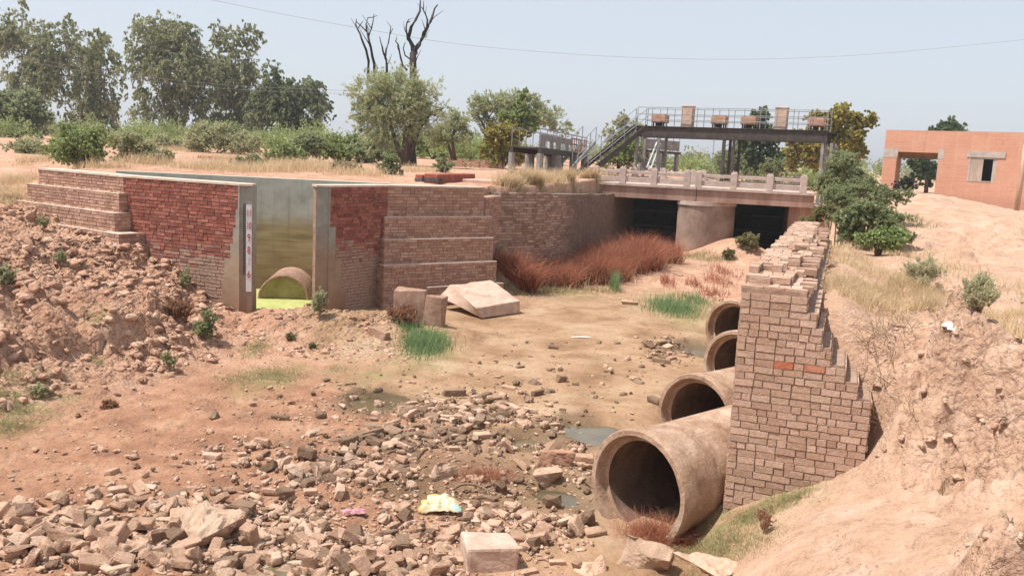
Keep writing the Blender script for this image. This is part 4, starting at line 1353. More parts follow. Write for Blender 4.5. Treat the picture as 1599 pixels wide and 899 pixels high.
for r0, r1 in ((.3, .42), (.52, .64), (.76, 1.0)):
    if r0 > .3: mb.fbox((a[0], a[1], 0), (*t, 0), (*n, 0), (0, 0, 1), (0, 0, z0 + H_ * r0), (L, .2, z0 + H_ * r1))
for i in range(cols_):
    s = L * i / cols_
    for r0, r1 in ((.3, .52), (.64, .76)):
        mb.fbox((a[0], a[1], 0), (*t, 0), (*n, 0), (0, 0, 1), (s, .01, z0 + H_ * r0), (s + L / cols_ * (.55 if 2 < i < 9 else 1.0), .19, z0 + H_ * r1))
mb.build('brickwork', M['hay'], pw)
for s in (0, L * .25, L * .55, L * .75, L):
    mb = MB(); mb.fbox((a[0], a[1], 0), (*t, 0), (*n, 0), (0, 0, 1), (s - .13, -.06, z0), (s + .13, .26, z1 + .1)); mb.build('post', M['hay'], pw)

# overhead cables
def cable(pts, label, r=.014):
    P = [at(*p[:2], p[2]) for p in pts]
    Q = []
    for i in range(len(P) - 1):
        for k in range(8):
            tt = k / 8
            p0, p1, p2, p3 = P[max(i - 1, 0)], P[i], P[i + 1], P[min(i + 2, len(P) - 1)]
            Q.append(.5 * ((2 * p1) + (-p0 + p2) * tt + (2 * p0 - 5 * p1 + 4 * p2 - p3) * tt ** 2 + (-p0 + 3 * p1 - 3 * p2 + p3) * tt ** 3))
    Q.append(P[-1])
    mb = MB(); mb.tube(Q, r, 5)
    tag(mb.build('overhead_cable', M['wire']), label, 'cable', 'overhead cables')
cable([(200, -35, 40), (340, 2, 42), (560, 44, 44), (760, 74, 46), (1050, 92, 48), (1330, 87, 50), (1640, 58, 52)], 'long thin overhead cable sagging across the open sky', .008)
cable([(-40, 70, 40), (120, 104, 44), (330, 131, 50), (520, 141, 56), (600, 142, 60)], 'upper of the two cables in front of the gum trees', .009)
cable([(-40, 78, 40), (120, 110, 44), (330, 137, 50), (520, 146, 56), (600, 147, 60)], 'lower of the two cables in front of the gum trees', .009)

# ================================================================ foliage
def diamond(C, T, B, ln, wd, rnd):
    """leaf quads: centres, long axes, cross axes, lengths, widths"""
    n = len(C)
    hl, hw = (ln / 2)[:, None], (wd / 2)[:, None]
    V = np.stack([C - T * hl, C + B * hw - T * hl * .1, C + T * hl, C - B * hw - T * hl * .1], 1).reshape(-1, 3)
    Fc = np.arange(4 * n).reshape(n, 4)
    return V, Fc, rnd


def unit(v): return v / (np.linalg.norm(v, axis=1, keepdims=True) + 1e-9)


def leaf_cloud(clumps, rads, crnd, n, ln, wd, style, center):
    """sprays of leaves: every spray starts inside a clump and grows out of it"""
    m = {'gum': 14, 'feather': 12, 'up': 10}.get(style, 13)
    ns = max(4, n // m)
    w = np.prod(rads, 1) ** .8
    ci = rng.choice(len(clumps), ns, p=w / w.sum())
    d0 = unit(rng.normal(size=(ns, 3)))
    S = clumps[ci] + d0 * rads[ci] * rng.uniform(0, .85, (ns, 1))
    out = unit(.7 * d0 + .6 * unit(S - center))
    up = np.array((0, 0, 1.0))
    rnd_ = rng.normal(size=(ns, 3))
    D = {'gum': out * .8 + rnd_ * .35 + up * rng.uniform(-.7, .5, (ns, 1)), 'feather': out * 1.0 + rnd_ * .3 + up * .3,
         'up': out * .45 + rnd_ * .25 + up * .9}.get(style, out * .8 + rnd_ * .4 + up * .35)
    D = unit(D)
    L = rads[ci].mean(1) * rng.uniform(.5, 1.25, ns)
    t = rng.uniform(.05, 1, (ns, m))
    g = {'gum': -.45, 'feather': -.12, 'up': -.1}.get(style, -.18)
    C = S[:, None] + D[:, None] * (L[:, None] * t)[..., None] + up * (g * L[:, None] * t * t)[..., None] + rng.normal(size=(ns, m, 3)) * (L[:, None, None] * .09)
    C = C.reshape(-1, 3)
    Dl = np.repeat(D, m, 0)
    k = len(C)
    if style == 'gum':
        T = unit(rng.normal(size=(k, 3)) * .5 - up + Dl * .35)
    elif style == 'feather':
        T = unit(Dl + rng.normal(size=(k, 3)) * .5)
    elif style == 'up':
        T = unit(Dl + rng.normal(size=(k, 3)) * .45)
    else:
        T = unit(Dl * .6 + rng.normal(size=(k, 3)) * .7)
    nrm = unit(rng.normal(size=(k, 3)) * .8 + up * .7)
    B = unit(np.cross(T, nrm))
    l = ln * rng.uniform(.6, 1.35, k)
    tone = np.repeat(.55 * crnd[ci] + .45 * rng.random(ns), m)
    r = np.clip(.5 + .75 * (tone - .5) + .45 * (rng.random(k) - .5), 0, 1)
    return diamond(C, T, B, l, wd * rng.uniform(.7, 1.3, k), r)


def plant(name, label, cat, Y, blobs, base, leafm, n, ln, wd, style='round', trunk=None, bark='bark', group=None, nsub=14, sub=.34, limbs=10, stems=1,
          tr=.12, depth=.9, parts=('trunk', 'crown'), gap=.0, basez=None, lean=0):
    """blobs: (px, py, rx, ry) crown masses of the survey photo at distance Y; base: px, py of the foot"""
    if base is None:
        bx, by = sum(b[0] for b in blobs) / len(blobs), max(b[1] + b[3] for b in blobs)
        base = (bx, by)
    b0 = at(*base, Y)
    b0 = np.array((b0[0], b0[1], gz(b0[0], Y) if basez is None else basez))
    o = empty(name, tuple(b0), label, cat, group)
    cl, rd = [], []
    grow_ = (1.22 if Y >= 28 else 1.05) if name == 'bush' else 1.0
    dens = {'gum': 2.2, 'feather': 2.1}.get(style, 2.6)
    sc = Y / F_PX
    tot = sum(b[2] * b[3] for b in blobs)
    for (px, py, rx, ry) in blobs:
        c = at(px, py, Y)
        k = max(4, int(1.7 * nsub * len(blobs) * rx * ry / tot))
        d = unit(rng.normal(size=(k, 3))) * (rng.random((k, 1)) ** .4)
        R3 = np.array((rx, (rx + ry) / 2 * depth, ry)) * sc
        R3 = R3 * grow_
        cl.append(c + d * R3 * .84)
        rd.append(np.outer(rng.uniform(.55, 1.25, k), np.array((.8, .8, 1.2) if style == 'gum' else (1, 1, .8))) * (R3.mean() * sub * 1.1))
        k2 = max(2, k // 3)          # shoots that break the outline
        d2 = unit(rng.normal(size=(k2, 3)) + np.array((0, 0, .35)))
        cl.append(c + d2 * R3 * rng.uniform(.85, 1.13, (k2, 1)))
        rd.append(np.outer(rng.uniform(.3, .7, k2), np.array((1, 1, .9))) * (R3.mean() * sub * 1.1))
    cl, rd = np.concatenate(cl), np.concatenate(rd)
    low = cl[:, 2] < b0[2] + rd[:, 2] * .4
    cl[low, 2] = b0[2] + rd[low, 2] * rng.uniform(.3, .8, low.sum())
    ctr = cl.mean(0)
    V, Fc, rr = leaf_cloud(cl, rd, rng.random(len(cl)), int(n * dens), ln * (.62 if Y > 35 else .75), wd * (.85 if Y > 35 else .9), style, ctr)
    V = V - b0
    V[:, 2] = np.maximum(V[:, 2], -.05)
    me = np_mesh(parts[1], V, Fc, dict(rnd=('FACE', rr)))
    crown = link(parts[1], me, M[leafm], o, loc=(0, 0, 0))
    mb = MB()
    heads = []
    if trunk:
        for t in trunk:
            pts = [at(px, py, Y) for px, py in t[0]]
            pts[0] = b0 + (pts[0] - np.array((b0[0], pts[0][1], pts[0][2]))) * np.array((1, 0, 0)) + np.array((0, 0, -.15))
            pts = [p + np.array((0, random.uniform(-.1, .1), 0)) for p in pts]
            n_ = len(pts)
            rads = [t[1] * (1 - .75 * i / (n_ - 1)) for i in range(n_)]
            rads[0] *= 1.35
            mb.tube(pts, rads, 8)
            heads += [(pts[i], rads[i]) for i in range(1, n_)]
    else:
        for s_i in range(stems):
            tgt = ctr + (cl[rng.integers(len(cl))] - ctr) * .8 if stems > 1 else ctr
            p1 = b0 + (tgt - b0) * .55 + rng.normal(size=3) * .06 * np.linalg.norm(tgt - b0)
            mb.tube([b0 + np.array((random.uniform(-.3, .3) * tr * stems, 0, -.1)), p1, tgt], [tr * 1.3, tr * .8, tr * .35], 6)
            heads += [(p1, tr * .7), (tgt, tr * .4)]
    for i in range(limbs):
        c = cl[rng.integers(len(cl))]
        h, r = min(heads, key=lambda h: np.linalg.norm(h[0] - c) + .9 * max(0, h[0][2] - c[2]) + random.random() * .5)
        m = (h + c) / 2 + rng.normal(size=3) * .12 * np.linalg.norm(c - h) + np.array((0, 0, .06 * np.linalg.norm(c - h)))
        mb.tube([h, m, c], [r * .55, r * .34, r * .12], 5)
    mb.build(parts[0], M[bark], o, smooth=True)
    return o


gum = 'gum trees along the left skyline'
plant('gum_tree', 'broad gum tree filling the left edge of the skyline', 'tree', 84, [(25, 55, 42, 42), (88, 72, 50, 40), (145, 105, 42, 55), (60, 120, 60, 40), (128, 165, 48, 38), (165, 170, 25, 45), (100, 30, 20, 18)], (130, 222), 'lf_gum', 15000, .5, .17, 'gum',
      [([(130, 222), (128, 180), (118, 120), (105, 70)], .28), ([(185, 222), (178, 180), (160, 130), (150, 90)], .18)], 'bark_pale', gum, 20, .3, 16)
plant('gum_tree', 'tall gum tree with a forked pale trunk in the middle of the left skyline', 'tree', 82, [(240, 58, 50, 36), (285, 70, 35, 38), (270, 105, 62, 45), (222, 105, 36, 32), (305, 130, 38, 55), (250, 165, 48, 36), (300, 185, 38, 26), (222, 150, 25, 20)], (280, 222), 'lf_gum', 15500, .48, .16, 'gum',
      [([(280, 224), (278, 200), (268, 160), (258, 100), (250, 60)], .3), ([(278, 205), (292, 170), (300, 120), (300, 70)], .2), ([(278, 212), (258, 200), (235, 170)], .16)], 'bark_pale', gum, 20, .28, 18)
plant('gum_tree', 'narrow gum tree whose top leans to the right beside the tall forked one', 'tree', 86, [(350, 62, 24, 32), (385, 65, 28, 26), (362, 115, 34, 45), (372, 165, 38, 48), (402, 62, 18, 14), (345, 190, 25, 25)], (375, 224), 'lf_gum', 9500, .5, .17, 'gum',
      [([(376, 224), (374, 180), (366, 120), (370, 65)], .24), ([(368, 140), (384, 100), (398, 68)], .12)], 'bark_pale', gum, 18, .3, 12)
plant('gum_tree', 'dark rounded gum tree at the right end of the left skyline', 'tree', 78, [(432, 122, 28, 26), (418, 165, 32, 40), (470, 150, 36, 32), (502, 168, 20, 36), (455, 195, 52, 26), (440, 150, 35, 30)], (452, 228), 'lf_gum_dark', 13000, .44, .17, 'gum',
      [([(452, 228), (450, 195), (438, 140)], .25), ([(450, 205), (470, 175), (485, 140)], .16), ([(425, 226), (420, 180)], .14)], 'bark', gum, 18, .32, 10)
plant('leafy_tree', 'light green leafy tree low at the left edge before the gum trees', 'tree', 66, [(32, 170, 46, 28), (48, 190, 36, 24), (5, 160, 28, 34), (15, 200, 40, 18)], (30, 224), 'lf_pros', 8000, .34, .15, 'round', None, 'bark', None, 16, .34, 8, 2, .14)
# acacia in the middle and the dead tree standing in it
plant('acacia_tree', 'feathery grey green acacia with a thick dark trunk in the middle of the far bank', 'tree', 44, [(612, 128, 50, 26), (575, 150, 34, 28), (660, 150, 38, 30), (590, 185, 48, 32), (655, 190, 46, 30), (622, 165, 55, 34), (600, 222, 40, 20), (560, 175, 18, 22), (690, 175, 16, 20)], (632, 264), 'lf_acacia', 24000, .30, .032, 'feather',
      [([(632, 266), (632, 235), (636, 200), (630, 160)], .24), ([(634, 232), (655, 200), (678, 172)], .13), ([(632, 225), (610, 195), (585, 165)], .12), ([(634, 215), (645, 170), (650, 140)], .1)], 'bark', None, 26, .28, 26)
plant('acacia_tree', 'small acacia with two thin trunks right of the thick trunked acacia', 'tree', 50, [(716, 188, 24, 16), (690, 215, 26, 16), (722, 214, 18, 16), (705, 200, 25, 16)], (712, 250), 'lf_acacia', 6000, .28, .04, 'feather',
      [([(712, 250), (706, 215), (714, 185)], .11), ([(711, 246), (698, 220), (690, 205)], .09)], 'bark', None, 14, .34, 8)
plant('umbrella_acacia', 'wide umbrella shaped acacia behind the grey gate platform', 'tree', 62, [(775, 162, 44, 14), (745, 176, 24, 18), (815, 160, 36, 15), (850, 182, 32, 18), (880, 202, 26, 12), (800, 182, 40, 18), (760, 195, 24, 14)], (770, 244), 'lf_acacia', 15000, .3, .06, 'feather',
      [([(768, 244), (764, 215), (752, 190), (745, 178)], .14), ([(766, 222), (785, 195), (800, 175)], .12), ([(766, 220), (760, 190), (775, 165)], .1)], 'bark', None, 18, .3, 16)
plant('leafy_tree', 'bright green upright leafy tree in front of the umbrella acacia', 'tree', 52, [(818, 152, 9, 12), (812, 172, 14, 16), (800, 190, 18, 14), (824, 192, 16, 16), (788, 182, 10, 12)], (808, 250), 'lf_green', 3600, .3, .18, 'round', None, 'bark', None, 10, .42, 6)
plant('bush', 'yellow green bush left of the grey gate platform', 'bush', 47, [(772, 212, 20, 13), (796, 218, 22, 16), (770, 235, 18, 16), (800, 240, 18, 14)], (785, 256), 'lf_yellow', 4500, .26, .14, 'round', None, 'bark', None, 12, .4, 6, 3, .06)
plant('leafy_tree', 'sparse dusty tree behind the stair of the gantry', 'tree', 54, [(970, 190, 16, 16), (955, 210, 20, 16), (985, 205, 20, 20), (968, 230, 25, 14)], (968, 258), 'lf_dull', 2600, .24, .08, 'round', None, 'bark', None, 12, .42, 10, 2, .07)
plant('bush', 'green feathery bush under the stair of the gantry', 'bush', 42.6, [(962, 240, 22, 13), (985, 224, 16, 15), (948, 252, 16, 9), (984, 246, 14, 14)], (966, 262), 'lf_green', 4200, .17, .06, 'round', None, 'bark', None, 12, .4, 6, 3, .05)
plant('leafy_tree', 'dark green tree seen through the right bay of the gantry', 'tree', 62, [(1184, 186, 20, 17), (1170, 215, 22, 18), (1198, 215, 22, 20), (1172, 245, 22, 18), (1200, 250, 26, 18), (1190, 172, 12, 8)], (1184, 278), 'lf_dark', 6500, .36, .2, 'round', None, 'bark', None, 12, .38, 8, 1, .16)
plant('leafy_tree', 'yellowing round tree between the gantry and the orange house', 'tree', 55, [(1300, 188, 36, 20), (1345, 190, 26, 15), (1265, 225, 32, 22), (1238, 244, 20, 20), (1320, 215, 34, 20), (1285, 245, 34, 20), (1335, 235, 20, 16)], (1296, 284), 'lf_yellow', 13500, .3, .17, 'round', None, 'bark', None, 16, .34, 12, 1, .18)
plant('leafy_tree', 'distant dusty round tree seen low through the middle of the gantry', 'tree', 140, [(1088, 259, 15, 6)], (1088, 266), 'lf_dull', 900, .5, .3, 'round', None, 'bark', None, 10, .45, 2, 1, .15)
plant('leafy_tree', 'green tree top rising behind the roof of the orange house', 'tree', 64, [(1484, 194, 18, 9), (1500, 196, 10, 7), (1462, 202, 14, 6), (1484, 215, 30, 14)], (1484, 290), 'lf_dark', 3000, .36, .18, 'round', None, 'bark', None, 12, .4, 6, 1, .18)
plant('leafy_tree', 'dark tree framed by the porch opening of the orange house', 'tree', 66, [(1440, 255, 20, 14), (1452, 268, 16, 14), (1436, 276, 14, 10), (1425, 250, 14, 9), (1448, 288, 12, 8)], (1446, 305), 'lf_dark', 2600, .4, .24, 'round', None, 'bark', None, 10, .38, 6, 1, .14)

# dead tree above the acacia
dt_ = empty('dead_tree', (*at(646, 262, 44.6)[:2], 3.2), 'bare charred dead tree sticking up out of the feathery acacia', 'tree')
mb = MB()
def twig(pts, r0, r1, Y=44.6):
    P = [at(x, y, Y + .5 * math.sin(i * 2.1)) + np.array((random.uniform(-.04, .04), 0, random.uniform(-.03, .03))) for i, (x, y) in enumerate(pts)]
    P2 = []
    for a, b in zip(P[:-1], P[1:]):
        P2 += [a, (a + b) / 2 + rng.normal(size=3) * .05]
    P2.append(P[-1])
    mb.tube(P2, list(np.linspace(r0, r1, len(P2))), 7)
    for i in range(1, len(P2) - 1):
        if random.random() < .55:
            d = P2[i + 1] - P2[i]
            e = P2[i] + d * .9 + np.array((random.uniform(-.5, .5), random.uniform(-.4, .4), random.uniform(.1, .5)))
            mb.tube([P2[i], (P2[i] + e) / 2 + rng.normal(size=3) * .05, e], [min(r1 * 1.4 + .006, .032), min(r1 + .004, .02), .007], 4)
twig([(646, 270), (645, 200), (646, 130), (645, 85), (646, 78)], .2, .15)
twig([(645, 86), (637, 60), (641, 42), (655, 18), (656, 0)], .12, .03)
twig([(646, 80), (662, 55), (668, 40), (676, 24), (684, 8)], .11, .03)
twig([(650, 78), (657, 64), (662, 58)], .09, .05)
twig([(637, 62), (633, 44), (640, 34)], .06, .02); twig([(668, 42), (664, 22), (660, 12)], .05, .02)
twig([(585, 130), (584, 100), (578, 72), (573, 50), (556, 34)], .09, .02)
twig([(574, 128), (576, 95), (566, 62), (558, 45), (556, 30)], .08, .02)
twig([(578, 72), (580, 45), (584, 22)], .05, .015); twig([(573, 50), (575, 28), (590, 24)], .04, .012)
twig([(603, 120), (602, 92), (596, 72), (592, 58)], .07, .02); twig([(602, 92), (606, 66), (614, 44)], .05, .015)
twig([(636, 110), (626, 92), (622, 70), (619, 62)], .06, .02); twig([(640, 100), (632, 86), (634, 66)], .05, .018)
mb.build('trunk', M['bark_dead'], dt_, smooth=True)

# bushes of the far bank
bs = 'bushes along the far bank'
for (Y, blobs, m, n, ln, wd, lab) in (
    (28, [(120, 212, 32, 16), (95, 232, 22, 16), (148, 228, 22, 20), (120, 240, 36, 16)], 'lf_green', 7500, .13, .045, 'bright green bush standing right behind the left end of the brick wing wall'),
    (31, [(200, 222, 30, 11), (225, 240, 24, 12), (190, 240, 16, 12)], 'lf_dull', 4000, .14, .045, 'dusty low bush to the right of the bright green bush behind the left wing wall'),
    (50, [(330, 215, 36, 15), (375, 222, 30, 14), (305, 228, 20, 12)], 'lf_dull', 5200, .2, .08, 'wide dusty bush below the tall forked gum tree'),
    (52, [(352, 205, 22, 10)], 'lf_green', 1600, .2, .09, 'small green bush peeking over the wide dusty bush'),
    (39, [(442, 240, 24, 9), (425, 246, 15, 7), (465, 242, 15, 8)], 'lf_green', 3200, .16, .07, 'low fresh green bush below the dark rounded gum tree'),
    (44, [(512, 236, 24, 11), (535, 240, 18, 10)], 'lf_green', 3200, .18, .08, 'green bush between the dark gum tree and the acacia'),
    (46, [(565, 240, 24, 13), (590, 232, 18, 14)], 'lf_pros', 3600, .18, .08, 'bluish green bush left of the acacia trunk'),
    (30, [(610, 248, 10, 12), (606, 264, 14, 10), (618, 266, 10, 10)], 'lf_pros', 2600, .11, .04, 'small upright bush in front of the acacia trunk'),
    (64, [(680, 240, 26, 13), (655, 236, 14, 12)], 'lf_green', 3000, .24, .12, 'green hedge like bush right behind the acacia trunk'),
    (66, [(742, 238, 22, 10), (725, 244, 16, 8)], 'lf_green', 2400, .24, .12, 'pale green bush beyond the garden wall with holes'),
    (36, [(40, 232, 26, 11), (62, 240, 18, 9)], 'lf_dull', 3000, .15, .05, 'pale dusty bush at the far left below the light green tree'),
    (54, [(262, 226, 26, 10), (285, 232, 18, 8)], 'lf_dull', 2600, .2, .08, 'low dusty bush at the foot of the tall forked gum tree'),
    (42, [(485, 228, 20, 14), (462, 232, 18, 10)], 'lf_pros', 3000, .17, .07, 'upright green bush right of the low fresh green bush'),
    (48, [(540, 226, 20, 14), (522, 222, 14, 12)], 'lf_green', 2600, .18, .08, 'tall fresh bush at the left foot of the feathery acacia'),
    (58, [(660, 222, 20, 12), (690, 228, 22, 12)], 'lf_green', 2800, .22, .1, 'leafy bush showing between the two acacia trunks'),
    (33, [(255, 246, 20, 8)], 'lf_dull', 1500, .13, .04, 'low straggly bush before the red parapet line on the left bank'),
    (34, [(395, 252, 20, 7), (372, 254, 12, 5)], 'lf_pros', 1700, .13, .05, 'flat green growth just behind the head wall at the left'),
    (32, [(540, 262, 22, 7)], 'lf_olive', 1400, .12, .05, 'flat olive growth behind the head wall left of the upright bush'),
    (36, [(690, 258, 16, 7)], 'lf_pros', 1200, .13, .05, 'small bush between the acacia trunk and the garden wall'),
    (60, [(1140, 250, 20, 14), (1128, 264, 14, 10)], 'lf_pros', 2400, .24, .1, 'small green bush beside the middle leg of the gantry'),
    (58, [(1215, 262, 24, 12)], 'lf_pros', 2000, .22, .1, 'low green bush in front of the dark tree behind the gantry')):
    plant('bush', lab, 'bush', Y, blobs, None, m, n, ln, wd, 'round', None, 'bark', bs, 14, .36, 6, 4, .03, parts=('stems', 'foliage'))
sx_, sy_ = rng.uniform(-75, 62, 230), rng.uniform(68, 115, 230)
sz_ = terrain(sx_, sy_)
hh_ = rng.uniform(.5, 1.25, 230)
cl_ = np.stack([sx_, sy_, sz_ + hh_ * .4], 1)
V, Fc, rr = leaf_cloud(cl_, np.stack([hh_ * 2.0, hh_ * 1.3, hh_ * .6], 1), rng.random(230), 95000, .26, .15, 'feather', np.array((0, 90, -20)))
tag(link('scrub', np_mesh('scrub', V, Fc, dict(rnd=('FACE', rr))), M['lf_pros']), 'low dusty green scrub closing the far plain', 'scrub', kind='stuff')
nb = 96
sx_ = np.concatenate([rng.uniform(-42, -8, 52), rng.uniform(-10, 0, 22), rng.uniform(8, 24, 22)])
sy_ = rng.uniform(54, 66, nb)
hh_ = rng.uniform(.5, 1.35, nb)
cl_ = np.stack([sx_, sy_, terrain(sx_, sy_) + hh_ * .42], 1)
V, Fc, rr = leaf_cloud(cl_, np.stack([hh_ * 1.2, hh_ * .9, hh_ * .6], 1), rng.random(nb), 62000, .17, .085, 'feather', np.array((0, 60, -25)))
tag(link('undergrowth', np_mesh('undergrowth', V, Fc, dict(rnd=('FACE', rr))), M['lf_green']), 'broken belt of low light green undergrowth below the gum trees and acacias', 'undergrowth', kind='stuff')
# prosopis thicket of the right bank
tk_ = 'feathery thicket on the right bank'
for (Y, blobs, m, n, lab) in (
    (27, [(1316, 256, 26, 18), (1300, 300, 26, 12), (1298, 284, 24, 18), (1336, 282, 26, 16), (1312, 240, 14, 8)], 'lf_pros', 9000, 'feathery green bush by the right end of the bridge railing'),
    (23, [(1310, 312, 24, 13), (1345, 328, 32, 12), (1330, 306, 40, 16), (1375, 308, 30, 16), (1405, 304, 20, 14), (1352, 290, 24, 12)], 'lf_pros', 9500, 'spreading feathery bush below the porch of the house'),
    (18.5, [(1335, 368, 30, 12), (1376, 384, 26, 10), (1360, 335, 36, 18), (1390, 352, 30, 18), (1325, 345, 28, 18), (1408, 370, 20, 14), (1345, 325, 30, 12)], 'lf_pros', 11000, 'large green bush on the slope behind the broken brick wall'),
    (17.2, [(1388, 372, 28, 14), (1356, 374, 22, 11)], 'lf_green', 4200, 'fresh green low growth at the foot of the large slope bush'),
    (21, [(1290, 330, 22, 11), (1268, 345, 16, 9)], 'lf_olive', 2200, 'thin olive weeds at the far end of the broken brick wall')):
    plant('bush', lab, 'bush', Y, blobs, None, m, n, .10, .03, 'round', None, 'bark', tk_, 16, .36, 10, 5, .025, parts=('stems', 'foliage'))
for (px, py, rx, ry, m, n, ln, wd, lab, st) in (
    (1447, 428, 26, 30, 'lf_pale', 2400, .075, .012, 'dry pale twiggy bush on the right bank, left of two', 'up'),
    (1527, 458, 28, 32, 'lf_pale', 3800, .075, .013, 'rounder dry pale bush on the right bank near the road', 'up'),
    (322, 506, 14, 30, 'lf_pros', 900, .1, .03, 'dark green weed against the foot of the left red brick face', 'round'),
    (290, 440, 10, 22, 'lf_dull', 500, .09, .03, 'small grey green weed at the edge of the left mound by the red wall', 'up'),
    (276, 486, 24, 16, 'lf_dry', 1300, .12, .02, 'rusty brown dry weed on the mound beside the dark green weed', 'up'),
    (264, 562, 11, 18, 'lf_dull', 420, .08, .025, 'small grey green weed alone on the lower slope of the left mound', 'round'),
    (68, 348, 8, 14, 'lf_dull', 220, .12, .04, 'tiny sapling in front of the left end of the stepped wall', 'up'),
    (128, 345, 8, 12, 'lf_dull', 260, .12, .04, 'faint grey sapling before the middle of the stepped left wall', 'up'),
    (94, 402, 10, 14, 'lf_dull', 300, .1, .03, 'small green weed on top of the left mound', 'up'),
    (8, 432, 14, 24, 'lf_dull', 700, .1, .035, 'green weed cut off by the left edge of the picture', 'round'),
    (170, 632, 12, 8, 'lf_dry', 260, .1, .03, 'little dry brown weed at the foot of the left mound', 'up'),
    (60, 610, 18, 10, 'lf_dull', 500, .09, .03, 'dusty flat weed beside the green patch at the left', 'round'),
    (499, 472, 11, 26, 'lf_dull', 700, .11, .03, 'thin grey green plant standing before the algae pond', 'up'),
    (622, 462, 22, 10, 'lf_dull', 700, .11, .03, 'grey green creeper above the two broken concrete stubs', 'round'),
    (630, 494, 24, 16, 'lf_dry', 1500, .12, .022, 'reddish dry weed in front of the broken concrete stubs', 'up'),
    (1172, 378, 20, 14, 'lf_olive', 1500, .15, .06, 'olive shrub in the shade of the right bridge opening', 'round'),
    (1137, 396, 10, 10, 'lf_olive', 600, .13, .05, 'small olive weed beside the earth heap at the bridge pier', 'round'),
    (1225, 360, 10, 7, 'lf_olive', 300, .14, .05, 'leafy sprig leaning from the far end of the broken brick wall', 'round'),
    (455, 525, 12, 7, 'lf_olive', 250, .08, .03, 'low green weed on the earth dam before the pond', 'round'),
    (488, 540, 8, 6, 'lf_olive', 260, .07, .02, 'tiny green sprout right of the low weed on the earth dam', 'up'),
    (1195, 812, 14, 24, 'lf_dry', 320, .05, .01, 'thin reddish stalk growing near the foot of the brick wall', 'up'),
    (815, 400, 10, 14, 'lf_dry', 500, .2, .03, 'dry rusty weed hanging in the corner by the curved wall', 'up'),
    (803, 425, 8, 16, 'lf_olive', 500, .16, .04, 'green creeper under the dry weed in the corner by the curved wall', 'round')):
    p = ground(px, py + ry * .85)
    plant('weed' if rx < 25 else 'bush', lab, 'plant' if rx < 25 else 'bush', float(p[1]), [(px, py, rx, ry * .8)], (px, py + ry), m, n, ln, wd, st, None, 'twig', None, 16, .42, 8, 6, .01 if rx < 25 else .012, basez=float(p[2]), parts=('stems', 'foliage'))


def blades(P, h, w, lean, rnd, rows=3):
    n = len(P)
    az = rng.uniform(0, 2 * np.pi, n)
    d = np.stack([np.cos(az), np.sin(az), np.zeros(n)], 1)
    fa = rng.uniform(0, 2 * np.pi, n)
    sd = np.stack([np.cos(fa), np.sin(fa), np.zeros(n)], 1)
    V = []
    for k in range(rows):
        t = k / (rows - 1)
        c = P + np.array((0, 0, 1.0)) * (h * t * (1 - .25 * lean * t))[:, None] + d * (h * lean * t * t)[:, None]
        ww = (w * (1 - t) + .0012)[:, None] / 2
        V += [c - sd * ww, c + sd * ww]
    V = np.stack(V, 1).reshape(-1, 3)
    b = np.arange(n)[:, None] * 2 * rows
    Fc = np.concatenate([b + np.array([2 * k, 2 * k + 1, 2 * k + 3, 2 * k + 2]) for k in range(rows - 1)], 0)
    return V, Fc, np.tile(rnd, rows - 1)


def grass(name, label, cat, patches, mat, hgt, width, lean=.5, clump=0, group=None, zmax=9):
    """patches: px, py, rx, ry, count on the ground"""
    P = []
    for (px, py, rx, ry, cnt) in patches:
        c = ground(px, py)
        far = ground(px, py - ry)[1] - c[1]
        far = min(max(far, .15), 4)
        near = min(max(c[1] - ground(px, py + ry)[1], .1), 4)
        a, r = rng.uniform(0, 2 * np.pi, cnt), np.sqrt(rng.random(cnt))
        if clump:
            k = max(2, cnt // clump)
            ca, cr = rng.uniform(0, 2 * np.pi, k), np.sqrt(rng.random(k))
            j = rng.integers(0, k, cnt)
            X = np.cos(ca[j]) * cr[j] + rng.normal(size=cnt) * .05
            Y = np.sin(ca[j]) * cr[j] + rng.normal(size=cnt) * .12
        else:
            X, Y = rng.normal(size=cnt) * .5, rng.normal(size=cnt) * .5
        x = c[0] + X * rx * c[1] / F_PX
        y = c[1] + Y * np.where(Y > 0, far, near)
        P.append(np.stack([x, y, terrain(x, y) - .01], 1))
    P = np.concatenate(P)
    P = P[P[:, 2] < zmax]
    n = len(P)
    h = hgt * rng.uniform(.45, 1.25, n) * (.75 + .5 * np.clip(fbm(P[:, 0], P[:, 1], .8, 2, 3) + .5, 0, 1))
    V, Fc, rr = blades(P, h, width * rng.uniform(.6, 1.4, n), lean * rng.uniform(.2, 1.3, n), np.clip(rng.random(n) * .7 + .3 * (fbm(P[:, 0], P[:, 1], .6, 2, 8) * .8 + .5), 0, 1))
    me = np_mesh(name, V, Fc, dict(rnd=('FACE', rr)))
    return tag(link(name, me, M[mat]), label, cat, group, 'stuff')


grass('reed_bed', 'rusty red dry reeds in front of the curved wall and the left bridge opening', 'reeds',
      [(850, 442, 60, 8, 4200), (920, 434, 62, 10, 5200), (965, 418, 64, 10, 5200), (1022, 404, 40, 8, 3000), (812, 448, 32, 6, 1400), (900, 412, 50, 8, 3000)], 'reed', .85, .024, 1.0, zmax=1.1, clump=55)
grass('reed_bed', 'pale dead stalks mixed into the rusty reeds below the curved wall', 'reeds', [(850, 444, 60, 8, 600), (920, 436, 60, 10, 700), (965, 418, 60, 10, 600), (1022, 406, 36, 8, 300)], 'straw', .65, .018, 1.2, zmax=1.1)
grass('reed_tuft', 'low reddish dry tufts on the pale mud bank right of the reeds', 'tufts', [(1042, 442, 12, 8, 160), (1085, 445, 14, 8, 180), (1120, 440, 20, 8, 200), (1130, 425, 22, 10, 220), (1110, 460, 26, 8, 200)], 'reed', .26, .016, .7, zmax=1.2)
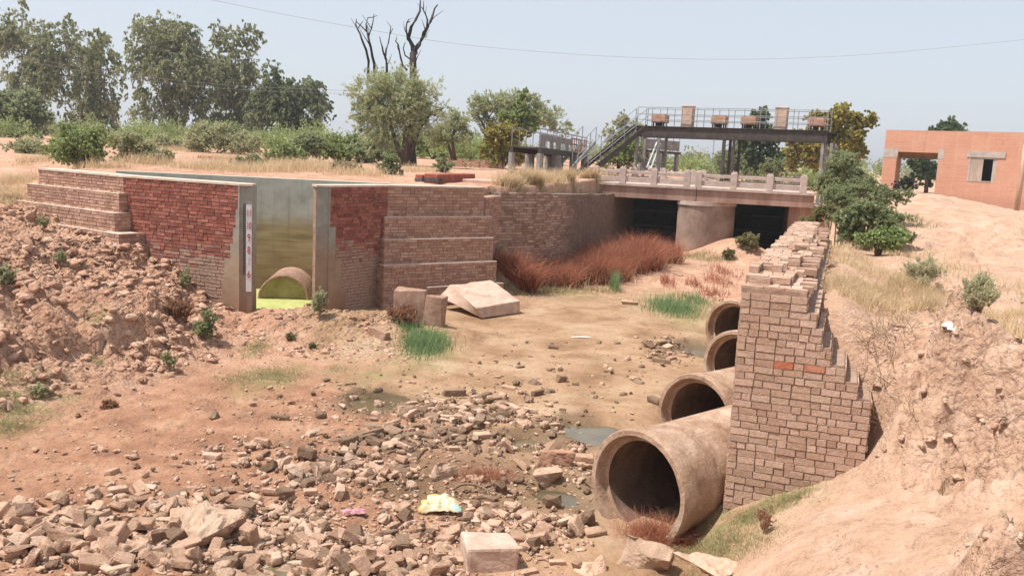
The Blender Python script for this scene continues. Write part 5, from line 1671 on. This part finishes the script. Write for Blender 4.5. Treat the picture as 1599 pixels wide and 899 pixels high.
grass('straw_grass', 'long straw coloured grass along the top of the curved wall', 'grass', [(800, 292, 24, 4, 1200), (845, 294, 42, 4, 2600), (895, 292, 42, 5, 2400), (932, 290, 25, 6, 1400), (860, 286, 60, 3, 1500), (955, 277, 30, 3, 300)], 'straw', .5, .02, .8)
grass('straw_grass', 'dry yellow grass at the left edge behind the left wing wall', 'grass', [(15, 318, 30, 8, 1500), (25, 285, 40, 8, 900), (20, 300, 40, 5, 700), (60, 250, 30, 8, 600)], 'straw', .3, .014, .8)
grass('straw_grass', 'low dry grass along the bank behind the sluice walls', 'grass', [(330, 264, 60, 3, 1300), (420, 267, 60, 4, 1700), (290, 235, 40, 8, 1100), (480, 266, 50, 4, 1200), (230, 256, 40, 4, 900), (150, 262, 60, 3, 500), (450, 256, 70, 4, 1100), (560, 272, 50, 3, 700), (650, 268, 50, 3, 500), (360, 250, 60, 4, 800)], 'straw', .36, .016, .7)
grass('straw_grass', 'thin dry grass over the right bank behind the broken brick wall', 'grass',
      [(1320, 440, 30, 40, 1500), (1340, 415, 60, 25, 2600), (1400, 455, 70, 18, 2600), (1460, 475, 60, 20, 1600), (1560, 500, 50, 25, 1700), (1330, 460, 40, 15, 1100), (1500, 430, 70, 25, 1200), (1300, 375, 25, 12, 500), (1420, 400, 60, 14, 700)], 'straw', .19, .007, .9, clump=14)
grass('green_grass', 'fresh green grass at the foot of the broken concrete stubs', 'grass', [(665, 538, 36, 20, 2600), (640, 515, 20, 8, 400)], 'grass', .2, .012, .5)
grass('green_grass', 'green grass patch beside the farthest concrete pipe', 'grass', [(1052, 482, 42, 14, 2200), (1085, 470, 25, 10, 700)], 'grass', .2, .014, .5)
grass('green_grass', 'single tall green grass tuft in front of the reeds', 'grass', [(960, 452, 6, 4, 260)], 'grass', .55, .018, .35)
grass('green_grass', 'thin low grass spots on the earth before the sluice pond', 'grass', [(400, 545, 24, 18, 1500), (430, 588, 46, 14, 1700), (370, 590, 34, 14, 900), (525, 578, 24, 10, 300), (600, 565, 20, 10, 200), (150, 565, 18, 8, 260)], 'grass_pale', .07, .008, .7)
grass('green_grass', 'flat green growth at the left edge of the bed', 'grass', [(18, 640, 50, 26, 1800), (45, 600, 40, 16, 700), (20, 670, 34, 12, 500)], 'grass_pale', .06, .007, .8)
grass('green_grass', 'pale weedy fringe along the near foot of the reeds', 'grass', [(850, 455, 60, 5, 700), (930, 455, 50, 5, 400), (790, 450, 30, 4, 300), (1090, 400, 30, 6, 500), (1120, 405, 30, 6, 500)], 'grass_pale', .18, .014, .6)
grass('weed_fringe', 'yellow green weeds along the foot of the broken brick wall and the nearest pipe', 'weeds',
      [(1175, 805, 40, 16, 1500), (1230, 780, 40, 14, 1100), (1270, 755, 24, 6, 300), (1110, 880, 60, 18, 900), (1130, 850, 50, 18, 1000), (1090, 862, 40, 14, 800), (1180, 850, 50, 20, 700), (1050, 860, 40, 12, 500)], 'grass_pale', .06, .005, .9)
grass('dry_brush', 'brown dry brush lying in the mouth of the nearest pipe', 'brush', [(1015, 835, 40, 8, 500), (1040, 850, 45, 8, 500), (760, 748, 50, 12, 500)], 'reed', .22, .005, 1.6)
grass('weed_fringe', 'small olive weeds below the large slope bush on the right bank', 'weeds', [(1320, 380, 40, 10, 700), (1420, 345, 25, 12, 350), (1290, 345, 30, 10, 500)], 'grass_pale', .18, .02, .7)

# dry twig tangle in the gully right of the wall
mb = MB()
for (px, py, rx, ry, cnt) in ((1375, 570, 30, 60, 120), (1365, 640, 26, 22, 80), (1400, 520, 36, 26, 50), (1345, 660, 20, 12, 26), (1425, 640, 20, 26, 20)):
    for i in range(cnt):
        a, r = random.uniform(0, 2 * math.pi), math.sqrt(random.random())
        p = ground(px + rx * r * math.cos(a), py + ry * r * math.sin(a), 6, 16)
        d = np.array((random.gauss(0, 1), random.gauss(0, .6), abs(random.gauss(0, .6)) + .15))
        d /= np.linalg.norm(d)
        L = random.uniform(.12, .42)
        q = p + d * L + rng.normal(size=3) * .03
        mb.tube([p, (p + q) / 2 + rng.normal(size=3) * .035, q], [.0045, .0035, .0018], 4, cap=False)
tag(mb.build('twig_tangle', M['twig']), 'tangle of dry grey twigs in the gully beside the stepped wall edge', 'twigs', kind='stuff')

# ================================================================ lumps, stones, bricks
import bmesh
def stone_mesh(name, size, seed, kind='stone', sub=2):
    r = np.random.default_rng(seed)
    bm = bmesh.new()
    if kind == 'brick':
        bmesh.ops.create_cube(bm, size=1)
        for v in bm.verts:
            v.co = Vector(v.co) + Vector(r.normal(size=3) * .085)
        bmesh.ops.bevel(bm, geom=bm.edges[:] , offset=.15, segments=2, affect='EDGES', profile=.6, clamp_overlap=True)
        if r.random() < .6:      # a broken end
            nn = Vector((1, r.normal() * .5, r.normal() * .4)).normalized()
            res = bmesh.ops.bisect_plane(bm, geom=bm.verts[:] + bm.edges[:] + bm.faces[:], plane_co=(r.uniform(.1, .35), 0, 0), plane_no=nn, clear_outer=True)
            bmesh.ops.holes_fill(bm, edges=[e for e in bm.edges if e.is_boundary])
        bmesh.ops.triangulate(bm, faces=bm.faces[:])
        bmesh.ops.subdivide_edges(bm, edges=bm.edges[:], cuts=1)
        for v in bm.verts:
            v.co += Vector(r.normal(size=3) * .013)
    else:
        pts = r.normal(size=(24, 3)); pts /= np.linalg.norm(pts, axis=1, keepdims=True)
        pts *= r.uniform(.42, .54, (24, 1))
        for p in pts: bm.verts.new(p)
        g = bmesh.ops.convex_hull(bm, input=bm.verts[:])
        for v in [v for v in bm.verts if not v.link_faces]: bm.verts.remove(v)
        bmesh.ops.bevel(bm, geom=bm.edges[:], offset=.085, segments=2, affect='EDGES', clamp_overlap=True)
        bmesh.ops.triangulate(bm, faces=bm.faces[:])
        for v in bm.verts:
            n_ = .06 * (vnoise(np.array([v.co.x * 5 + seed]), np.array([v.co.y * 5 + v.co.z * 3]), seed)[0])
            v.co *= 1 + n_ * 2
            v.co += Vector(r.normal(size=3) * .008)
    me = bpy.data.meshes.new(name)
    bm.to_mesh(me); bm.free()
    me.transform(Matrix.Diagonal((*size, 1)))
    return me


lib = {}
for k in range(7): lib['brick', k] = stone_mesh('broken_brick', (.19, .12, .095), 100 + k, 'brick')
for k in range(8): lib['stone', k] = stone_mesh('stone', (.19, .165, .14), 200 + k)
mat_of = {'tan': 'rub_tan', 'dark': 'rub_dark', 'pale': 'rub_pale'}
mesh_mat = {}
for (kk, k), me in list(lib.items()):
    for mk in mat_of:
        m2 = me.copy(); m2.name = me.name; m2.materials.append(M[mat_of[mk]]); mesh_mat[kk, k, mk] = m2

BANDS = [  # px, py, sx, sy, count, tone weights (tan, dark, pale), size, area name
    (690, 636, 50, 12, 46, (.45, .25, .3), 1.05, 'in the upper rubble band left of the far puddle'),
    (755, 655, 58, 9, 46, (.3, .7, 0), 1.05, 'in the dark rubble band left of the far puddle'),
    (640, 690, 70, 12, 62, (.3, .68, .02), 1.0, 'in the dark rubble band across the middle of the bed'),
    (545, 738, 60, 11, 56, (.55, .3, .15), .95, 'in the rubble left of the pale sack'),
    (730, 775, 55, 22, 44, (.55, .4, .05), 1.0, 'in the rubble around the pale sack'),
    (60, 840, 60, 24, 40, (.8, .05, .15), 1.05, 'in the loose stones at the left edge of the bed'),
    (250, 805, 110, 22, 36, (.75, .05, .2), .95, 'in the pale stones behind the large boulder'),
    (560, 880, 120, 16, 52, (.8, .05, .15), 1.05, 'in the tan rubble along the bottom middle'),
    (240, 865, 120, 18, 90, (.8, .1, .1), 1.1, 'in the tan rubble heap at the lower left of the bed'),
    (470, 815, 80, 28, 84, (.7, .2, .1), .9, 'in the rubble between the pale boulder and the pink rag'),
    (630, 840, 70, 26, 62, (.7, .2, .1), .9, 'in the rubble between the bottom puddle and the pale block'),
    (410, 715, 70, 16, 24, (.6, .1, .3), .75, 'scattered over the red brown left bed'),
    (110, 870, 60, 18, 40, (.85, .05, .1), 1.1, 'in the tan rubble at the bottom left corner'),
    (870, 722, 34, 20, 40, (.45, .15, .4), 1.0, 'among the pale lumps left of the nearest pipe'),
    (1050, 548, 28, 8, 30, (.5, .5, 0), 1.0, 'in the reddish rubble before the third pipe'),
    (830, 830, 50, 20, 34, (.7, .2, .1), .9, 'in the rubble right of the pale sack'),
    (900, 600, 120, 30, 22, (.3, .7, 0), .9, 'lying alone on the smooth muddy bed'),
    (480, 640, 70, 16, 13, (.5, .2, .3), .65, 'on the reddish earth below the earth dam'),
    (160, 740, 110, 45, 16, (.8, .15, .05), .6, 'scattered on the bare earth at the left'),
    (560, 615, 50, 14, 8, (.5, .3, .2), .7, 'around the grey puddle in the middle distance')]
cand = []
for (px, py, sx, sy, cnt, tw, size, area) in BANDS:
    for i in range(int(cnt * 2.6)):
        x, y = random.gauss(px, sx), random.gauss(py, sy)
        if y > 930 or x < -20 or (x > 930 and y > 690) or (x > 1080): continue
        if any(abs(x - u) < 46 and -30 < y - v < 34 for u, v in ((332, 832), (762, 878), (686, 796), (553, 803), (690, 746), (860, 748))): continue
        p = atz(x, y, -.1)
        tone = random.choices(('tan', 'dark', 'pale'), (tw[0], tw[1], tw[2] * .5))[0]
        kk = 'brick' if random.random() < (.66 if tone != 'pale' else .3) else 'stone'
        s = min(size * math.exp(random.gauss(-.32, .42)), 1.3)
        cand.append((s / p[1], p, tone, kk, s, area))
P_ = np.array([c[1] for c in cand])
zz_ = terrain(P_[:, 0], P_[:, 1])
cand = [(c[0], np.array((c[1][0], c[1][1], z)), *c[2:]) for c, z in zip(cand, zz_)]
cand.sort(key=lambda c: -c[0])
word = {('tan', 'brick'): 'dusty tan broken brick', ('tan', 'stone'): 'rounded dusty tan stone', ('dark', 'brick'): 'damp dark broken brick', ('dark', 'stone'): 'damp dark stone lump',
        ('pale', 'brick'): 'pale mortar covered brick', ('pale', 'stone'): 'pale mortar lump'}
small = cand[285:]
kit = {}
for (_, p, tone, kk, s, area) in cand[:285]:
    me = mesh_mat[kk, random.randrange(7), tone]
    nm = {'brick': 'broken_brick', 'stone': 'stone'}[kk]
    o = bpy.data.objects.new(nm, me)
    COL.objects.link(o)
    o.rotation_euler = (random.gauss(0, .45), random.gauss(0, .45), random.uniform(0, 6.28))
    o.scale = (s * random.uniform(.8, 1.2), s * random.uniform(.8, 1.2), s * random.uniform(.65, 1.1))
    o.location = (p[0], p[1], p[2] - random.uniform(-.075, .02) * s)
    tag(o, f'{word[tone, kk]} {area}', 'brick' if kk == 'brick' else 'stone', f'{word[tone, kk]}s {area}')


def scatter(name, label, cat, items, meshes, mats):
    """many lumps nobody could count, one mesh: items (pos, scale xyz, tilt, mesh index, material index)"""
    VV, FF, MI, RR, base = [], [], [], [], 0
    src = []
    for me in meshes:
        v = np.array([tuple(q.co) for q in me.vertices]); me.calc_loop_triangles()
        src.append((v, np.array([tuple(t.vertices) for t in me.loop_triangles])))
    for (p, sc, tilt, mi, ma) in items:
        v, f = src[mi]
        a = random.uniform(0, 6.28)
        Rm = np.array(Matrix.Rotation(a, 3, 'Z') @ Matrix.Rotation(tilt, 3, 'X'))
        VV.append((v * sc) @ Rm.T + p); FF.append(f + base); base += len(v)
        MI += [ma] * len(f); RR += [random.random()] * len(f)
    me = np_mesh(name, np.concatenate(VV), np.concatenate(FF), dict(rnd=('FACE', RR)), MI)
    return tag(link(name, me, [M[m] for m in mats]), label, cat, kind='stuff')


# rubble crumbs too many to count
lite = [stone_mesh('crumb', (1, .8, .6), 300 + k) for k in range(5)] + [stone_mesh('crumb', (1.2, .62, .45), 330 + k, 'brick') for k in range(4)]
items = [(c[1] + np.array((0, 0, random.uniform(-.01, .05))), np.array((.2, .18, .2)) * c[4] * rng.uniform(.75, 1.25, 3), random.gauss(0, .3), random.randrange(9), {'tan': 0, 'dark': 1, 'pale': 2}[c[2]]) for c in small]
xy, tn = [], []
for (px, py, sx, sy, cnt, tw, size, area) in BANDS:
    for i in range(int(cnt * 6)):
        x, y = random.gauss(px, sx * 1.25), random.gauss(py, sy * 1.35)
        if y > 935 or (x > 930 and y > 690) or x > 1085: continue
        xy.append(atz(x, y, -.1)[:2]); tn.append(random.choices((0, 1, 2), (tw[0], tw[1], tw[2] * .5))[0])
xy = np.array(xy); zc = terrain(xy[:, 0], xy[:, 1])
for (x, y), z, t in zip(xy, zc, tn):
    s = random.uniform(.018, .07) * (1.4 if random.random() < .15 else 1)
    items.append((np.array((x, y, z + s * .15)), np.array((s, s, s)) * rng.uniform(.8, 1.2, 3), random.gauss(0, .4), random.randrange(9), t))
scatter('rubble_crumbs', 'small brick crumbs and gravel between the loose bricks of the bed', 'rubble', items, lite, ['rub_tan', 'rub_dark', 'rub_pale'])

# soil clods: left mound, earth dam, mud bank, right scarp
items = []
def clods(n, xr, yr, keep, smin, smax, mats=(0, 0, 0, 0, 1)):
    x, y = rng.uniform(*xr, n), rng.uniform(*yr, n)
    z = terrain(x, y)
    k = keep(x, y)
    for xx, yy, z_, kk in zip(x, y, z, k):
        if random.random() < kk:
            s = smin + (smax - smin) * random.random() ** 1.9
            items.append((np.array((xx, yy, z_ + s * random.uniform(-.25, .06))), np.array((s, s, s * .75)) * rng.uniform(.75, 1.25, 3), random.gauss(0, .5), random.randrange(5), random.choice(mats)))
def on_mound(x, y):
    d = seg_dist(x, y, MOUND_TOE); sd = poly_sd(x, y, LAND)
    return sstep(.05, .8, d) * (sd < -.35) * sstep(-.4, .2, fbm(x, y, 1.4, 3, 7))
clods(17000, (-12.6, -5.2), (9.5, 23.5), on_mound, .05, .32)
clods(1500, (-12.6, -5.2), (9.5, 23.5), lambda x, y: sstep(-1.0, .3, seg_dist(x, y, MOUND_TOE)) * (poly_sd(x, y, LAND) < -.35) * .5, .03, .12)
clods(1500, (-5.7, -1.9), (16.8, 20.6), lambda x, y: .75 * sstep(-.3, .3, fbm(x, y, .9, 3, 2)), .04, .24)
clods(1300, (2, 7.5), (25, 33), lambda x, y: .6 * sstep(-.1, .3, fbm(x, y, 1.2, 3, 4)), .06, .28)
def on_scarp(x, y):
    d = seg_dist(x, y, BANK_TOE); e = -seg_dist(x, y, SCARP) + .1
    low = sstep(1.6, 2.4, x) * sstep(6.6, 5.7, y + .25 * x - 1.0) * sstep(2.0, 2.6, d)
    return np.maximum(sstep(.9, .1, np.abs(e)), low) * sstep(-.5, .2, fbm(x, y, .7, 3, 6))
clods(5200, (1.0, 6.5), (4.4, 11.5), lambda x, y: .55 * on_scarp(x, y), .02, .17, (1,))
clods(700, (0.5, 5.2), (5.0, 10.0), lambda x, y: .5 * sstep(.2, 1, seg_dist(x, y, BANK_TOE)) * ((x - P0[0]) * A_[0] + (y - P0[1]) * A_[1] < -.1), .015, .06, (1,))
clods(900, (4.0, 7.5), (11.0, 14.5), lambda x, y: sstep(.0, .3, fbm(x, y, 1.0, 3, 16)) * ((x - P0[0]) * N_[0] + (y - P0[1]) * N_[1] > 1.9), .04, .2, (0, 1, 1))
clods(5200, (-1.5, 5), (10.5, 25), lambda x, y: .6 * (seg_dist(x, y, MOUND_TOE) < -2.5) * ((x - P0[0]) * N_[0] + (y - P0[1]) * N_[1] < -.9) * (terrain(x, y, False) > -.17), .01, .045, (0, 2))
clods(5200, (-8.5, 1.5), (7.2, 17.5), lambda x, y: .8 * (seg_dist(x, y, MOUND_TOE) < .1) * sstep(-.5, .2, fbm(x, y, 1.1, 3, 19)), .012, .06, (0, 0, 1, 2))
# debris on the steps of the left wing wall
for i in range(4):
    P = offset([LA, LM], .18 * i + .1)
    for j in range(90):
        s = random.random() ** (1.0 if i else .8)
        p = np.array(P[0]) * (1 - s) + np.array(P[1]) * s
        sz = random.uniform(.03, .13)
        if random.random() < .7:
            items.append((np.array((*p, [2.66, 2.21, 1.77, 1.52][i] + sz * .15)), np.array((sz, sz, sz * .8)), random.gauss(0, .5), random.randrange(5), random.choice((0, 1))))
for i in range(4):
    P = offset([RM, RE], .16 * i + .08)
    for j in range(40):
        s = random.uniform(0, 1.05); p = np.array(P[0]) * (1 - s) + np.array(P[1]) * s
        sz = random.uniform(.02, .06)
        items.append((np.array((*p, [2.28, 1.72, 1.09, .5][i] + sz * .1)), np.array((sz * 2, sz, sz * .5)), random.gauss(0, .3), random.randrange(5), 1))
scatter('soil_clods', 'crumbling pinkish soil clods over the mound, the earth dam and the eroded bank', 'soil', items, lite[:5], ['clod', 'clod_pale', 'rub_dark'])


# ---------------- single big stones and blocks
def block(name, label, cat, px, py, size, rot, mats, seed, sink=.3, chip=.02, Y=None, group=None, up=None):
    p = ground(px, py) if Y is None else at(px, py, Y)
    r = np.random.default_rng(seed)
    bm = bmesh.new()
    bmesh.ops.create_cube(bm, size=1)
    bmesh.ops.scale(bm, vec=size, verts=bm.verts[:])
    for v in bm.verts: v.co += Vector(r.normal(size=3) * chip * 2)
    bmesh.ops.bevel(bm, geom=bm.edges[:], offset=min(size) * .09, segments=2, affect='EDGES', profile=.6)
    bmesh.ops.triangulate(bm, faces=[f for f in bm.faces if len(f.verts) > 4])
    for it in range(3):
        bmesh.ops.subdivide_edges(bm, edges=[e for e in bm.edges if e.calc_length() > max(size) / 14], cuts=1, use_grid_fill=True)
    for v in bm.verts:
        q = v.co
        k = fbm(np.array([q.x + q.z * .7 + seed]), np.array([q.y - q.z * .6]), max(size) * .3, 3, seed)[0]
        v.co += v.normal * k * chip * 1.3 if v.normal.length else Vector((0, 0, 0))
    me = bpy.data.meshes.new(name)
    bm.to_mesh(me); bm.free()
    for m in mats: me.materials.append(M[m])
    o = bpy.data.objects.new(name, me)
    COL.objects.link(o)
    o.rotation_euler = rot
    o.location = (p[0], p[1], p[2] + (size[2] * (.5 - sink) if up is None else up))
    return tag(o, label, cat, group)


block('concrete_slab', 'big pale concrete slab tilted up in front of the right wing wall', 'slab', 752, 486, (1.45, 1.4, .27), (Matrix.Rotation(R(13), 3, 'X') @ Matrix.Rotation(R(8), 3, 'Y') @ Matrix.Rotation(R(40), 3, 'Z')).to_euler(), ['conc_pink'], 3, up=.36, chip=.028)
block('concrete_stub', 'left one of two upright broken concrete stubs at the earth dam', 'concrete block', 641, 500, (.72, .3, .95), (0, R(-2), R(-12)), ['slab_side'], 4, sink=.26, chip=.015, group='broken concrete stubs')
block('concrete_stub', 'right one of two upright concrete stubs, next to the tilted slab', 'concrete block', 679, 506, (.46, .3, .9), (0, R(2), R(-8)), ['slab_side'], 5, sink=.26, chip=.015, group='broken concrete stubs')
block('brick_lump', 'long pinkish brick lump lying on the slope of the earth dam', 'brick', 591, 526, (.5, .24, .2), (R(5), R(10), R(-35)), ['rub_tan'], 6, .25, .015)
block('concrete_block', 'square pale concrete block at the bottom middle of the picture', 'concrete block', 762, 878, (.5, .42, .34), (R(-4), R(3), R(14)), ['conc_pink'], 7, .25, .012)
block('boulder', 'large pale boulder in the rubble at the lower left', 'boulder', 332, 832, (.4, .34, .3), (R(20), R(10), R(30)), ['rub_pale'], 8, .2, .05)
block('boulder', 'pale pink boulder in front of the nearest pipe at the bottom', 'boulder', 1008, 884, (.46, .3, .2), (R(-5), R(14), R(-25)), ['rub_pale'], 9, .3, .04)
block('boulder', 'lower pale boulder left of the pink boulder at the bottom edge', 'boulder', 935, 893, (.36, .26, .14), (R(5), R(-8), R(20)), ['clod_pale'], 10, .3, .05)
block('boulder', 'flat pale lump in the bottom edge right of the pink boulder', 'boulder', 1130, 896, (.5, .35, .2), (R(5), R(8), R(40)), ['clod_pale'], 11, .3, .05)
block('mortar_lump', 'pale mortar lump next to the brown brush left of the pale sack', 'stone', 690, 746, (.26, .2, .19), (R(15), R(20), R(50)), ['rub_pale'], 12, .2, .03)
block('mortar_lump', 'pale crumpled lump in the left rubble above the pink rag', 'stone', 500, 745, (.24, .2, .17), (R(5), R(30), R(10)), ['rub_pale'], 13, .2, .03)
block('mortar_lump', 'broad tan lump beside the puddle left of the nearest pipe', 'stone', 860, 748, (.27, .2, .15), (R(5), R(-10), R(15)), ['rub_tan'], 14, .2, .02)
block('mortar_lump', 'reddish flat lump above the puddle left of the nearest pipe', 'stone', 868, 724, (.34, .22, .17), (R(5), R(5), R(-5)), ['clod'], 15, .2, .03)
block('brick_lump', 'single dark lump alone on the smooth mud in the middle', 'brick', 877, 596, (.15, .13, .14), (R(5), R(10), R(25)), ['rub_dark'], 16, .1, .012)
block('brick_lump', 'pale brick on the mud near the green patch of the pipes', 'brick', 983, 475, (.42, .2, .12), (R(5), R(3), R(-8)), ['rub_tan'], 17, .2, .015)
for i, (px, py, lab) in enumerate(((1285, 410, 'upper loose brick fallen to the right of the broken wall top'), (1300, 417, 'lower loose brick fallen to the right of the broken wall top'), (1250, 385, 'loose brick lying on top of the broken brick wall'))):
    if i < 2: block('loose_brick', lab, 'brick', px, py, (.23, .115, .085), (R(20 * i), R(25), R(40 + 50 * i)), ['rub_tan'], 20 + i, .1, .006)
    else:
        c = P0 + FU * .42 - FN * 2.6
        o = block('loose_brick', lab, 'brick', px, py, (.22, .11, .075), (0, R(8), R(30)), ['rub_tan'], 22, .1, .005); o.location = (*c, ZT + .17)
block('loose_brick', 'brown brick lying on the shoulder of the nearest pipe', 'brick', 1122, 737, (.2, .11, .07), (R(12), R(25), R(40)), ['rub_tan'], 24, .1, .006, Y=10.4, up=.0)


def crumple(name, label, cat, px, py, sx, sy, sz, mats, seed, pick=None, n=22, wr=6.0):
    p = ground(px, py)
    r = np.random.default_rng(seed)
    V, Fc, mi = [], [], []
    for j in range(n):
        for i in range(n):
            u, v = i / (n - 1) * 2 - 1, j / (n - 1) * 2 - 1
            rr = 1 + .18 * math.sin(3 * math.atan2(v, u) + seed) + .1 * math.sin(7 * math.atan2(v, u))
            e = max(0, 1 - (u * u + v * v) * .55)
            a = np.array([u * wr * .5 + seed]); b = np.array([v * wr * .5])
            h = e * .7 + .55 * fbm(a, b, 1.6, 3, seed)[0] * e + .25 * abs(math.sin(u * wr + 2 * v + fbm(a, b, 1, 2, seed)[0] * 3)) * e
            V.append((u * sx * rr, v * sy * rr, max(h, -.1) * sz))
    for j in range(n - 1):
        for i in range(n - 1):
            u, v = i / (n - 2) * 2 - 1, j / (n - 2) * 2 - 1
            if u * u + v * v > 1.35: continue
            k = j * n + i
            Fc.append((k, k + 1, k + n + 1, k + n))
            mi.append(pick(u, v) if pick else 0)
    me = np_mesh(name, V, Fc, None, mi)
    for m in mats: me.materials.append(M[m])
    me.polygons.foreach_set('use_smooth', [True] * len(me.polygons))
    o = bpy.data.objects.new(name, me); COL.objects.link(o)
    o.location = (p[0], p[1], p[2] + .03); o.rotation_euler = (R(14), 0, R(8))
    s = o.modifiers.new('cloth thickness', 'SOLIDIFY'); s.thickness = .006
    s2 = o.modifiers.new('folds', 'SUBSURF'); s2.levels = 1; s2.render_levels = 1
    return tag(o, label, cat)


crumple('plastic_sack', 'crumpled cream and yellow plastic sack with a teal corner lying on the rubble', 'sack', 686, 796, .22, .17, .16, ['bag', 'teal', 'gold'], 3, lambda u, v: 1 if (u > .5 and -.75 < v < -.25) else (2 if (v > .86 or (u < -.85)) else 0))
crumple('rag', 'small faded pink rag in the rubble left of the sack', 'rag', 553, 803, .13, .05, .05, ['pink'], 5)
crumple('litter_or_glare', 'white crumpled litter by the dry bush at the edge of the right scarp', 'litter', 1482, 520, .07, .07, .09, ['litter'], 7)
crumple('litter_or_glare', 'tiny green plastic scrap above the pale boulder', 'litter', 321, 784, .035, .03, .05, ['grass'], 9)
crumple('litter_or_glare', 'grey white scrap lying on the wet mud in the middle of the bed', 'litter', 908, 528, .22, .03, .012, ['litter'], 10)  # flat pale strip stands in for sky glare on a thin water film
# half buried hose loop beside the sack
p = ground(735, 775)
mb = MB()
mb.tube([(p[0] + .22 * math.cos(a) , p[1] + .12 * math.sin(a), p[2] + .015 + .1 * max(0, math.sin(a * .9))) for a in np.linspace(.1, 2.9, 14)], .018, 6)
tag(mb.build('hose', M['rub_dark'], smooth=True), 'grey bent piece of hose just above the sack', 'hose')
# brush heap lying in the dark porch of the house
plant('bush', 'dark dead brush heaped in the porch of the orange house', 'bush', 50.5, [(1414, 290, 14, 9), (1408, 300, 12, 8)], (1412, 306), 'bark_dead', 1400, .3, .05, 'round', None, 'bark', None, 10, .4, 4, 3, .03, parts=('stems', 'branches'))

# summer haze in the air
mb = MB(); mb.box((0, 0, 14.5), (8020, 8020, 35))
hm = bpy.data.materials.new('haze'); hm.use_nodes = True
hn = hm.node_tree; hn.nodes.remove(hn.nodes['Principled BSDF'])
pv_ = hn.nodes.new('ShaderNodeVolumePrincipled')
pv_.inputs['Color'].default_value = (.93, .95, 1, 1); pv_.inputs['Density'].default_value = .0007; pv_.inputs['Anisotropy'].default_value = .35
hn.links.new(pv_.outputs[0], hn.nodes['Material Output'].inputs['Volume'])
tag(mb.build('haze', hm), 'thin dusty summer haze over the whole place', 'haze', kind='stuff')

# ================================================================ camera, sky, sun
cam = bpy.data.cameras.new('camera')
cam.sensor_width, cam.lens = 36.0, 36.0 * F_PX / 1599
cam.clip_start, cam.clip_end = .05, 9000
co = bpy.data.objects.new('camera', cam)
COL.objects.link(co)
co.matrix_world = Matrix.Translation((0, 0, EYE)) @ Matrix.Rotation(math.pi / 2 - PITCH, 4, 'X') @ Matrix.Rotation(ROLL, 4, 'Z')
SC.camera = co

SUN_EL = R(63)
to_sun = Vector((-.92, -.26, 0)).normalized() * math.cos(SUN_EL) + Vector((0, 0, math.sin(SUN_EL)))
sl = bpy.data.lights.new('sun', 'SUN')
sl.energy, sl.angle, sl.color = 5.0, R(.55), (1.0, .955, .88)
so = bpy.data.objects.new('sun', sl)
COL.objects.link(so)
so.rotation_euler = to_sun.to_track_quat('Z', 'Y').to_euler()
so.location = (0, 0, 60)

w = bpy.data.worlds.new('World')
SC.world = w
w.use_nodes = True
nt = w.node_tree
sky = nt.nodes.new('ShaderNodeTexSky')
sky.sky_type = 'NISHITA'
sky.sun_disc = False
sky.sun_elevation = SUN_EL
sky.sun_rotation = math.atan2(to_sun.x, to_sun.y)
sky.air_density, sky.dust_density, sky.ozone_density = 1.0, 1.5, 1.0
hz_ = nt.nodes.new('ShaderNodeMix')          # milky summer haze in the sky
hz_.data_type = 'RGBA'
hz_.inputs[0].default_value = .62
hz_.inputs[7].default_value = (7.7, 8.15, 8.9, 1)
nt.links.new(sky.outputs[0], hz_.inputs[6])
bgn = nt.nodes['Background']
nt.links.new(hz_.outputs[2], bgn.inputs['Color'])
bgn.inputs['Strength'].default_value = .09
SC.view_settings.view_transform = 'Standard'
SC.view_settings.look = 'None'
SC.view_settings.exposure = .38
SC.view_settings.gamma = 1
SC.view_settings.use_curve_mapping = False
SC.cycles.max_bounces = 6
SC.cycles.use_denoising = True
